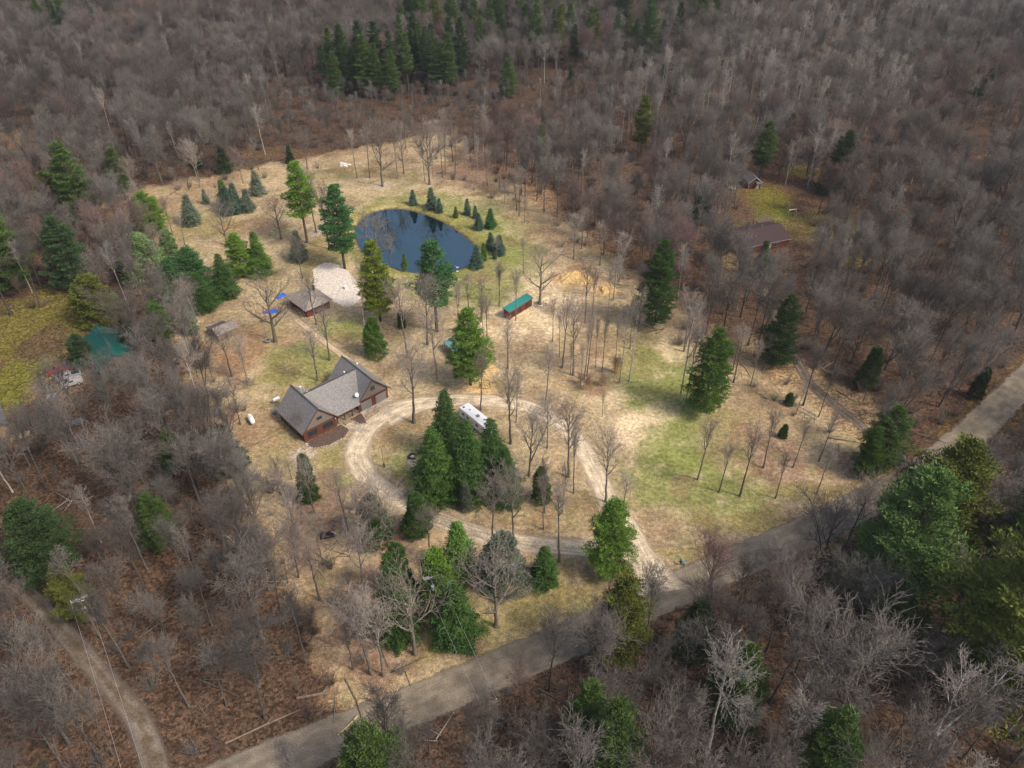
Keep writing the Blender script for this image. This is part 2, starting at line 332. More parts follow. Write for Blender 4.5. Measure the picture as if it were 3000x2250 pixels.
# ------------------------------------------------------------------ roads and drives: sheets with ragged edges
def strip_mat(name, c_mid, c_rut, ruts, c_crown=None, soft=.25, grain=3.0):
    m = bpy.data.materials.new(name); m.use_nodes = True; nt = m.node_tree; N = nt.nodes; L = nt.links
    b = N["Principled BSDF"]; b.inputs["Roughness"].default_value = 1; b.inputs["Specular IOR Level"].default_value = .05
    ac = N.new("ShaderNodeAttribute"); ac.attribute_name = "across"      # -1 .. 1 across the strip
    tc = N.new("ShaderNodeTexCoord")
    n1 = N.new("ShaderNodeTexNoise"); n1.inputs["Scale"].default_value = .5; n1.inputs["Detail"].default_value = 6; L.new(tc.outputs["Object"], n1.inputs[0])
    n2 = N.new("ShaderNodeTexNoise"); n2.inputs["Scale"].default_value = grain; n2.inputs["Detail"].default_value = 4; L.new(tc.outputs["Object"], n2.inputs[0])
    al = N.new("ShaderNodeAttribute"); al.attribute_name = "along"
    cv = N.new("ShaderNodeCombineXYZ"); L.new(ac.outputs["Fac"], cv.inputs[0]); 
    ml = N.new("ShaderNodeMath"); ml.operation = 'MULTIPLY'; ml.inputs[1].default_value = .035; L.new(al.outputs["Fac"], ml.inputs[0]); L.new(ml.outputs[0], cv.inputs[1])
    n3 = N.new("ShaderNodeTexNoise"); n3.inputs["Scale"].default_value = ruts; n3.inputs["Detail"].default_value = 3; L.new(cv.outputs[0], n3.inputs[0])
    mx = N.new("ShaderNodeMix"); mx.data_type = 'RGBA'; mx.inputs[6].default_value = (*c_mid, 1); mx.inputs[7].default_value = (*c_rut, 1)
    r3 = N.new("ShaderNodeMapRange"); r3.inputs[1].default_value = .4; r3.inputs[2].default_value = .62; L.new(n3.outputs[0], r3.inputs[0]); L.new(r3.outputs[0], mx.inputs[0])
    out = mx.outputs[2]
    ab = N.new("ShaderNodeMath"); ab.operation = 'ABSOLUTE'; L.new(ac.outputs["Fac"], ab.inputs[0])
    if c_crown:
        mc = N.new("ShaderNodeMix"); mc.data_type = 'RGBA'; mc.inputs[7].default_value = (*c_crown, 1); L.new(out, mc.inputs[6])
        ad = N.new("ShaderNodeMath"); ad.operation = 'ADD'; L.new(ab.outputs[0], ad.inputs[0]); L.new(n1.outputs[0], ad.inputs[1])
        rc = N.new("ShaderNodeMapRange"); rc.inputs[1].default_value = .62; rc.inputs[2].default_value = .8; rc.inputs[3].default_value = .75; rc.inputs[4].default_value = 0; L.new(ad.outputs[0], rc.inputs[0])
        L.new(rc.outputs[0], mc.inputs[0]); out = mc.outputs[2]
    for nn, lo, hi in ((n1, .72, 1.28), (n2, .68, 1.32)):
        r = N.new("ShaderNodeMapRange"); r.inputs[1].default_value = .3; r.inputs[2].default_value = .7; r.inputs[3].default_value = lo; r.inputs[4].default_value = hi; L.new(nn.outputs[0], r.inputs[0])
        mu = N.new("ShaderNodeMix"); mu.data_type = 'RGBA'; mu.blend_type = 'MULTIPLY'; mu.inputs[0].default_value = 1; L.new(out, mu.inputs[6]); L.new(r.outputs[0], mu.inputs[7]); out = mu.outputs[2]
    L.new(out, b.inputs["Base Color"])
    tr = N.new("ShaderNodeBsdfTransparent"); ms = N.new("ShaderNodeMixShader"); o = N["Material Output"]
    a2 = N.new("ShaderNodeMath"); a2.operation = 'MULTIPLY_ADD'; a2.inputs[1].default_value = .55; L.new(n1.outputs[0], a2.inputs[0]); L.new(ab.outputs[0], a2.inputs[2])
    a3 = N.new("ShaderNodeMath"); a3.operation = 'MULTIPLY_ADD'; a3.inputs[1].default_value = .35; L.new(n2.outputs[0], a3.inputs[0]); L.new(a2.outputs[0], a3.inputs[2])
    rr = N.new("ShaderNodeMapRange"); rr.inputs[1].default_value = 1.32-soft; rr.inputs[2].default_value = 1.32; L.new(a3.outputs[0], rr.inputs[0])
    L.new(rr.outputs[0], ms.inputs[0]); L.new(b.outputs[0], ms.inputs[1]); L.new(tr.outputs[0], ms.inputs[2]); L.new(ms.outputs[0], o.inputs[0])
    return m
def strip(name, path, width, z, material, label_kind='structure', cross=8):
    if not callable(width): wv = width; width = lambda t: wv
    V, F, A, Al = [], [], [], []; n = len(path); s = 0
    for i, p in enumerate(path):
        t = (path[min(i+1, n-1)]-path[max(i-1, 0)]).normalized(); q = Vector((-t.y, t.x, 0)); h = width(i/(n-1))/2*1.12
        if i: s += (p-path[i-1]).length
        for k in range(cross+1):
            a = -1+2*k/cross; c = p+q*h*a; V.append((c.x, c.y, z)); A.append(a); Al.append(s)
    for i in range(n-1):
        for k in range(cross): a = i*(cross+1)+k; F.append((a, a+1, a+cross+2, a+cross+1))
    me = np_mesh(name, np.array(V), np.array(F)[:, ::-1], material, {"across": ('POINT', 'FLOAT', A), "along": ('POINT', 'FLOAT', Al)})
    return tag(link(bpy.data.objects.new(name, me)), kind='structure')
M_road = strip_mat("road_gravel", (.225, .188, .140), (.265, .222, .168), 5, soft=.12, grain=5)  # road gravel darkened: dimming outside the lot is in its colour
M_drive = strip_mat("driveway_gravel", (.50, .41, .285), (.70, .58, .42), 7, soft=.3)
M_track = strip_mat("track_gravel", (.20, .17, .14), (.15, .115, .085), 3, c_crown=(.13, .095, .06), soft=.35)
M_path = strip_mat("sandy_path", (.50, .38, .24), (.6, .47, .31), 4, soft=.45)
strip("road", ROAD_C, 7.4, .004, M_road)
strip("driveway", DRIVE_B, lambda t: 4.8+1.1*math.exp(-((t-.3)/.13)**2), .004, M_drive)
strip("driveway", DRIVE_A, lambda t: 5.0+6*max(0, 1-t*10)+4*max(0, (t-.86)*7), .008, M_drive)
strip("path", BACK_PATH, 2.2, .012, M_path)
strip("track", TRACK_L, lambda t: 3.2+1.6*t, .004, M_track)
strip("track", TRACK_R, lambda t: 3.0+1.5*max(0, t-.85)*6, .008, M_track)

# pond water, sandy patch
def sheet(name, P, z, material, kind='structure', jitter=0, rnd=None):
    pts = [(p[0], p[1]) for p in P]
    return tag(MB().poly([(x, y, z) for x, y in pts]).build(name, material), kind=kind)
def water_mat():
    m = bpy.data.materials.new("pond_water"); m.use_nodes = True; N = m.node_tree.nodes; L = m.node_tree.links
    b = N["Principled BSDF"]; b.inputs["Base Color"].default_value = (.001, .010, .018, 1); b.inputs["Roughness"].default_value = .015
    b.inputs["IOR"].default_value = 2.9; b.inputs["Specular IOR Level"].default_value = .75; b.inputs["Specular Tint"].default_value = (.80, 1, 1, 1)
    nz = N.new("ShaderNodeTexNoise"); nz.inputs["Scale"].default_value = 1.2; tc = N.new("ShaderNodeTexCoord"); L.new(tc.outputs["Object"], nz.inputs[0])
    bp = N.new("ShaderNodeBump"); bp.inputs["Strength"].default_value = .03; bp.inputs["Distance"].default_value = .05; L.new(nz.outputs[0], bp.inputs["Height"]); L.new(bp.outputs[0], b.inputs["Normal"])
    return m
pc = sum((p for p in POND), Vector())/len(POND)
sheet("pond_water", [pc+(p-pc)*1.05 for p in POND[:-1]], -.75, water_mat())
M_sand = mat("pale_sand", (.68, .62, .54), 1, .30, 2.6, .05, col2=(.58, .50, .42))
sp_ = smooth_path(SAND+[SAND[0]], .7)[:-1]; rs = random.Random(5)
sheet("sand_patch", [(p.x+rs.uniform(-.25, .25), p.y+rs.uniform(-.25, .25)) for p in sp_], .012, M_sand)
# ------------------------------------------------------------------ trees: builders
M_bark_yard = bark_mat("bark_lot_bright", (.17, .15, .13), (.33, .295, .26), (.29, .24, .205))  # brighter bark copy for trees inside the lot
M_bark_dim = bark_mat("bark_woods_dimmed", (.118, .110, .101), (.180, .167, .152), (.163, .141, .126))  # darker bark copy: dimming outside the lot put into the colour
M_bark_red = bark_mat("bark_budding_maple", (.12, .11, .10), (.215, .140, .125), (.20, .158, .14))
M_bark_pale = bark_mat("bark_pale_aspen", (.34, .32, .29), (.28, .26, .235), (.31, .285, .25))
M_bark_birch = bark_mat("bark_white_birch", (.52, .50, .47), (.42, .37, .34), (.34, .29, .26), spots=True)
M_bark_pine = bark_mat("bark_conifer", (.10, .08, .065), (.12, .10, .08), (.12, .10, .08))
M_needle = mat("needles", (1, 1, 1), .75, .3, .9, .15, objcol=True, rnd=.12)
M_dead = mat("dry_leaves", (.40, .20, .09), .9, .3, 2, .05)

def prisms(S, sides=3):
    """S: list of (p0, p1, r0, r1, tip) -> V, F, tip"""
    P0 = np.array([s[0] for s in S]); P1 = np.array([s[1] for s in S]); R0 = np.array([s[2] for s in S]); R1 = np.array([s[3] for s in S]); T = np.array([s[4] for s in S])
    D = P1-P0; D /= np.maximum(np.linalg.norm(D, axis=1, keepdims=True), 1e-6)
    A = np.where(np.abs(D[:, 2:3]) < .9, np.array([[0, 0, 1.]]), np.array([[1., 0, 0]])); U = np.cross(D, A); U /= np.linalg.norm(U, axis=1, keepdims=True); Vv = np.cross(D, U)
    n = len(S); V = np.zeros((n, 2*sides, 3))
    for k in range(sides):
        a = 2*math.pi*k/sides; o = U*math.cos(a)+Vv*math.sin(a)
        V[:, k] = P0+o*R0[:, None]; V[:, sides+k] = P1+o*R1[:, None]
    base = (np.arange(n)*2*sides)[:, None]
    F = np.stack([np.concatenate([base+k, base+(k+1) % sides, base+sides+(k+1) % sides, base+sides+k], 1) for k in range(sides)], 1).reshape(-1, 4)
    return V.reshape(-1, 3), F, np.repeat(T, 2*sides)

def bare_segments(seed, H=18.0, first=.42, limbs=13, spread=.62, twig=.022, lim_len=.36, trunk_r=.19, fork=False, dens=1.0, crook=.08, drop=0.0):
    R = random.Random(seed); trunk, crown = [], []
    def rv(): return Vector((R.gauss(0, 1), R.gauss(0, 1), R.gauss(0, 1)))
    def grow(p, d, L, r, lev):
        n = 4 if lev == 1 else (3 if lev == 2 else (2 if lev == 3 else 1)); st = L/n; pts = [p]
        for i in range(n):
            d = (d+rv()*(crook*.6+.035*lev)+Vector((0, 0, .10 if lev < 3 else .03))-Vector((0, 0, drop*.12))).normalized(); q = pts[-1]+d*st
            r0 = max(twig, r*(1-.75*i/n)); r1 = max(twig*.8, r*(1-.75*(i+1)/n))
            crown.append((pts[-1], q, r0, r1, min(1, .15+.3*lev))); pts.append(q)
            if lev < 4:
                k = {1: 2, 2: 2, 3: 2}[lev]; k = k if R.random() < (dens if lev < 3 else dens-.58) else k-1
                if lev == 1 and i == 0: k = 1
                for j in range(k):
                    ax = d.cross(rv()).normalized(); an = R.uniform(.40, .85); nd = (d*math.cos(an)+ax*math.sin(an)).normalized()
                    grow(q if j else pts[-2].lerp(q, R.uniform(.4, 1)), nd, L*R.uniform(.42, .62)*(1.1 if lev < 3 else 1.0), max(twig, r1*.6), lev+1)
    heads = [(Vector((0, 0, -.3)), H)]
    lean = Vector((R.gauss(0, .03), R.gauss(0, .03), 0)); n = 9; p = heads[0][0]; pts = [p]
    for i in range(n):
        q = Vector((lean.x*H*(i+1)/n+R.gauss(0, .05), lean.y*H*(i+1)/n+R.gauss(0, .05), H*.86*(i+1)/n)); pts.append(q)
    for i in range(n):
        r0 = trunk_r*(1-.82*i/n)*(1.35 if i == 0 else 1); r1 = trunk_r*(1-.82*(i+1)/n)
        trunk.append((pts[i], pts[i+1], r0, r1, .0 if i < 5 else .1))
    for j in range(limbs):
        t = first+(1-first)*((j+.5)/limbs)**.9; f = t*n*.98; i = min(n-1, int(f)); q = pts[i].lerp(pts[i+1], f-i)
        a = j*2.4+R.uniform(-.4, .4); up = R.uniform(.75, 1.15)+t*.45-drop; d = Vector((math.cos(a)*spread, math.sin(a)*spread, up*.75)).normalized()
        prof = (1-.55*max(0, (t-.55))/.45)*(1 if t > first+.12 else .8)
        grow(q, d, H*lim_len*prof*R.uniform(.75, 1.15), trunk_r*(1-.8*t)*.75+.03, 1)
    if fork:
        q = pts[int(n*.3)]; d = Vector((.45, .1, 1)).normalized(); prev = q
        for i in range(5):
            d = (d+rv()*.06+Vector((0, 0, .12))).normalized(); nx_ = prev+d*H*.13; trunk.append((prev, nx_, trunk_r*.7*(1-.15*i), trunk_r*.7*(1-.15*(i+1)), 0))
            for k in range(2 if i > 0 else 0):
                ax = d.cross(rv()).normalized(); grow(nx_, (d*.7+ax*.7).normalized(), H*lim_len*.7, trunk_r*.3, 1)
            prev = nx_
    return trunk, crown

class TreeKind: pass
def make_bare(name, seed, material, **kw):
    tr, cr = bare_segments(seed, **kw); k = TreeKind(); k.name = name; k.H = kw.get('H', 18.0)
    V, F, T = prisms(tr, 7); k.trunk = np_mesh("trunk", V, F, material, {"tip": ('POINT', 'FLOAT', T)})
    V2, F2, T2 = prisms(cr, 3); k.crown = np_mesh("crown", V2, F2, material, {"tip": ('POINT', 'FLOAT', T2)})
    k.H = max(V2[:, 2].max(), V[:, 2].max())
    k.joint = (np.concatenate([V, V2]), np.concatenate([F, F2+len(V)]), np.concatenate([T, T2]), material)
    k.crown_name = "crown"; return k

def leaves(P, D, L, Wd, rng):
    """diamond leaf faces: base P, direction D, length L, half width Wd"""
    n = len(P); D = D/np.linalg.norm(D, axis=1, keepdims=True); r = rng.randn(n, 3); S = np.cross(D, r); S /= np.linalg.norm(S, axis=1, keepdims=True)
    L = L[:, None]; Wd = Wd[:, None]; V = np.stack([P, P+D*L*.55+S*Wd, P+D*L, P+D*L*.55-S*Wd], 1)
    return V.reshape(-1, 3), np.arange(4*n).reshape(-1, 4)
def foliage(C, OUT, per, ln, wd, rng, up=.5, spreadr=.5, flat=1.0):
    """C clump centres, OUT outward unit vectors"""
    n = len(C); P = np.repeat(C, per, 0); O = np.repeat(OUT, per, 0); r = rng.randn(n*per, 3); r[:, 2] *= flat; r /= np.linalg.norm(r, axis=1, keepdims=True)
    D = r+O*.7+np.array([0, 0, up]); P = P+rng.randn(n*per, 3)*spreadr*np.array([1, 1, flat*.6])
    return leaves(P, D, ln*rng.uniform(.6, 1.3, n*per), wd*rng.uniform(.7, 1.3, n*per), rng)
def make_conifer(name, seed, H, R, zc, style, gap=1.0):
    rng = np.random.RandomState(seed); rd_ = random.Random(seed); C, O, br = [], [], []
    if style == 'pine':
        z = zc; a0 = 0
        while z < H-.5:
            t = (z-zc)/(H-zc); Lm = R*(min(1, .62+t*1.6)*(1-t)**.62+.06); nb = rd_.choice([4, 5, 5, 6]); a0 += .8
            sect = rd_.uniform(.7, 1.1)
            for b_ in range(nb):
                if rd_.random() < .12*gap and t < .8: continue
                a = a0+2*math.pi*b_/nb+rd_.uniform(-.25, .25); L = Lm*sect*rd_.uniform(.6, 1.22); el = -.05+.55*t+rd_.uniform(-.1, .12)
                d = np.array([math.cos(a)*math.cos(el), math.sin(a)*math.cos(el), math.sin(el)]); s0 = np.array([0, 0, z]); sd_ = np.array([-math.sin(a), math.cos(a), 0])
                br.append((Vector(s0), Vector(s0+d*L*.9), .06*(1-t)+.03, .02, .6))
                m = max(2, int(L/.42))
                for i in range(m):
                    f = .28+.72*(i+.6)/m; wide = L*.30*math.sin(min(1, f*1.15)*math.pi*.8)
                    for s in (-1, 0, 1):
                        if s == 0 and rd_.random() < .3: continue
                        c = s0+d*L*f+sd_*s*wide*rd_.uniform(.5, 1.1)+np.array([0, 0, .25*f+rd_.uniform(-.08, .15)])
                        C.append(c); O.append(d+sd_*s*.5)
            z += rd_.uniform(.62, .95)*H/20
        for i in range(6): C.append(np.array([0, 0, H-.15*i])); O.append(np.array([0, 0, 1.]))
        V, F = foliage(np.array(C), np.array(O), 17, .42, .060, rng, .75, .19, .55)
    elif style == 'spruce':
        z = zc; a0 = 0
        while z < H-.2:
            t = (z-zc)/(H-zc); Lm = R*((1-t)**.85*(1 if t > .06 else .85)+.02); nb = 9 if t < .6 else 7; a0 += .35
            for b_ in range(nb):
                a = a0+2*math.pi*b_/nb+rd_.uniform(-.2, .2); L = Lm*rd_.uniform(.7, 1.14)*(.88+.2*math.sin(2*a+seed+z*.5)*math.sin(z*1.7+a*3)); el = -.30+.75*t+rd_.uniform(-.08, .08)
                d = np.array([math.cos(a)*math.cos(el), math.sin(a)*math.cos(el), math.sin(el)]); sd_ = np.array([-math.sin(a), math.cos(a), 0]); s0 = np.array([0, 0, z+.1*L])
                m = max(1, int(L/.36))
                for i in range(m):
                    f = .3+.7*(i+.7)/m
                    for s in ((-1, 1) if f < .85 else (0,)):
                        C.append(s0+d*L*f+sd_*s*L*.16*(1.25-f)); O.append(d*.9+sd_*s*.5)
            z += .36*H/9 if H < 12 else .48
        C.append(np.array([0, 0, H-.2])); O.append(np.array([0, 0, 1.]))
        V, F = foliage(np.array(C), np.array(O), 10, .36, .052, rng, -.05, .13, .4)
    else:
        n = int(700*R*H/8); u = rng.uniform(0, 1, n); z = zc+(H-zc)*u; prof = np.sqrt(np.clip(1-np.abs(u*1.25-.35)**2.2, .02, 1))*R*(.55+.45*(1-u)); a = rng.uniform(0, 2*math.pi, n)
        lump = .78+.3*np.sin(a*3+z*1.3+seed)*np.sin(z*2.1+a*2)
        r = prof*lump*rng.uniform(.45, 1, n)**.4; C = np.stack([np.cos(a)*r, np.sin(a)*r, z], 1); O = np.stack([np.cos(a)*.6, np.sin(a)*.6, np.full(n, .4)], 1)
        V, F = foliage(C, O, 13, .25, .045, rng, .9, .11, .8)
    k = TreeKind(); k.name = name; k.H = H; k.R = R
    tr = [(Vector((0, 0, -.3)), Vector((0, 0, H*.5)), .024*H*.55, .016*H*.5, 0), (Vector((0, 0, H*.5)), Vector((0, 0, H*.97)), .016*H*.5, .02, 0)]
    Vt, Ft, Tt = prisms(tr, 7)
    if br:
        Vb, Fb, Tb = prisms(br, 3); Ft = np.concatenate([Ft, Fb+len(Vt)]); Vt = np.concatenate([Vt, Vb]); Tt = np.concatenate([Tt, Tb])
    k.trunk = np_mesh("trunk", Vt, Ft, M_bark_pine, {"tip": ('POINT', 'FLOAT', Tt)}); k.crown = np_mesh("crown", V, F, M_needle); k.crown_name = "crown"
    return k

def place(k, loc, H, rz, label, cat, group=None, colr=None, sx=1.0, tilt=(0, 0), name=None, mats=None):
    o = empty(name or k.name, (loc[0], loc[1], 0), rz, label, cat, group); s = H/k.H; sx *= {'spruce': 1.18, 'pine': 1.1, 'cedar': 1.12}.get(cat, 1)
    o.scale = (s*sx, s*sx, s); o.rotation_euler = (tilt[0], tilt[1], rz)
    t = link(bpy.data.objects.new("trunk", k.trunk), o); c = link(bpy.data.objects.new("crown", k.crown), o)
    if colr:
        c.color = (*colr, 1)
    return o

HW = dict(first=.45, limbs=11, spread=.55)
yard = [make_bare("bare_tree", 11+i, M_bark_yard, H=18, trunk_r=.25, dens=.88, twig=.0145, **kw) for i, kw in enumerate([
    dict(first=.42, limbs=10, spread=.5, lim_len=.30), dict(first=.5, limbs=9, spread=.6, lim_len=.30), dict(first=.55, limbs=8, spread=.45, lim_len=.26), dict(first=.35, limbs=11, spread=.6, lim_len=.32, fork=True)])]
oaks = [make_bare("bare_tree", 31+i, M_bark_yard, H=16, trunk_r=.36, dens=.8, twig=.016, first=.22, limbs=10, spread=1.0, lim_len=.44, crook=.13, drop=.15*i) for i in range(2)]
wood = [make_bare("bare_tree", 51+i, M_bark_dim, H=19, dens=.88, **kw) for i, kw in enumerate([
    dict(first=.54, limbs=10, spread=.45, lim_len=.27, trunk_r=.22, twig=.020), dict(first=.50, limbs=11, spread=.52, lim_len=.30, trunk_r=.25, twig=.021), dict(first=.6, limbs=8, spread=.45, lim_len=.24, trunk_r=.19, twig=.021),
    dict(first=.42, limbs=11, spread=.7, lim_len=.34, trunk_r=.28, twig=.023, fork=True), dict(first=.5, limbs=9, spread=.55, lim_len=.31, trunk_r=.24, twig=.020),
    dict(first=.66, limbs=7, spread=.4, lim_len=.20, trunk_r=.17, twig=.019), dict(first=.46, limbs=9, spread=.62, lim_len=.34, trunk_r=.26, twig=.022, fork=True)])]
reds = [make_bare("bare_tree", 71+i, M_bark_red, H=16, trunk_r=.16, dens=.95, twig=.018, first=.4, limbs=13, spread=.65, lim_len=.3) for i in range(2)]
pales = [make_bare("bare_tree", 81+i, M_bark_pale, H=20, trunk_r=.19, dens=.75, twig=.018, first=.55, limbs=9, spread=.5, lim_len=.22) for i in range(2)]
birches = [make_bare("birch_tree", 91+i, M_bark_birch, H=17, trunk_r=.17, dens=.6, twig=.015, first=.5, limbs=8, spread=.5, lim_len=.24, fork=bool(i)) for i in range(2)]
saps = [make_bare("bare_sapling", 101+i, M_bark_dim, H=7, trunk_r=.05, dens=.9, twig=.016, first=.25, limbs=9, spread=.6, lim_len=.34) for i in range(2)]
ysap = [make_bare("bare_sapling", 111+i, M_bark_yard, H=7, trunk_r=.06, dens=.9, twig=.018, first=.2, limbs=10, spread=.6, lim_len=.36) for i in range(2)]
pines = [make_conifer("pine_tree", 1+i, 20, R_, zc, 'pine', g) for i, (R_, zc, g) in enumerate([(4.6, 3.2, 1), (4.1, 4.6, 1.6), (5.0, 2.0, .8), (3.6, 7.5, 1.3)])]
pine_big = [make_conifer("pine_tree", 21+i, 20, 5.6, 1.8, 'pine', .6) for i in range(2)]
spruces = [make_conifer("spruce_tree", 41+i, 9, R_, .3, 'spruce') for i, R_ in enumerate((2.3, 2.0, 2.7))]
spruce_tall = [make_conifer("spruce_tree", 51+i, 16, R_, .6, 'spruce') for i, R_ in enumerate((3.4, 4.2))]
cedars = [make_conifer("cedar_tree", 61+i, 8, R_, .3, 'cedar') for i, R_ in enumerate((1.9, 2.6))]
TINT = dict(bmid=(.105, .18, .05), bolive=(.165, .20, .04), dmid=(.062, .120, .025), bright=(.14, .25, .038), mid=(.095, .18, .034), dark=(.052, .108, .026), blue=(.085, .145, .10), yellow=(.20, .26, .035), pale=(.17, .26, .10), teal=(.062, .155, .052),
            wmid=(.078, .128, .034), wdark=(.042, .075, .026), wolive=(.125, .145, .03), wteal=(.052, .095, .038), grey=(.15, .19, .13))  # w tints: greens darkened, the dimming outside the lot put into colour

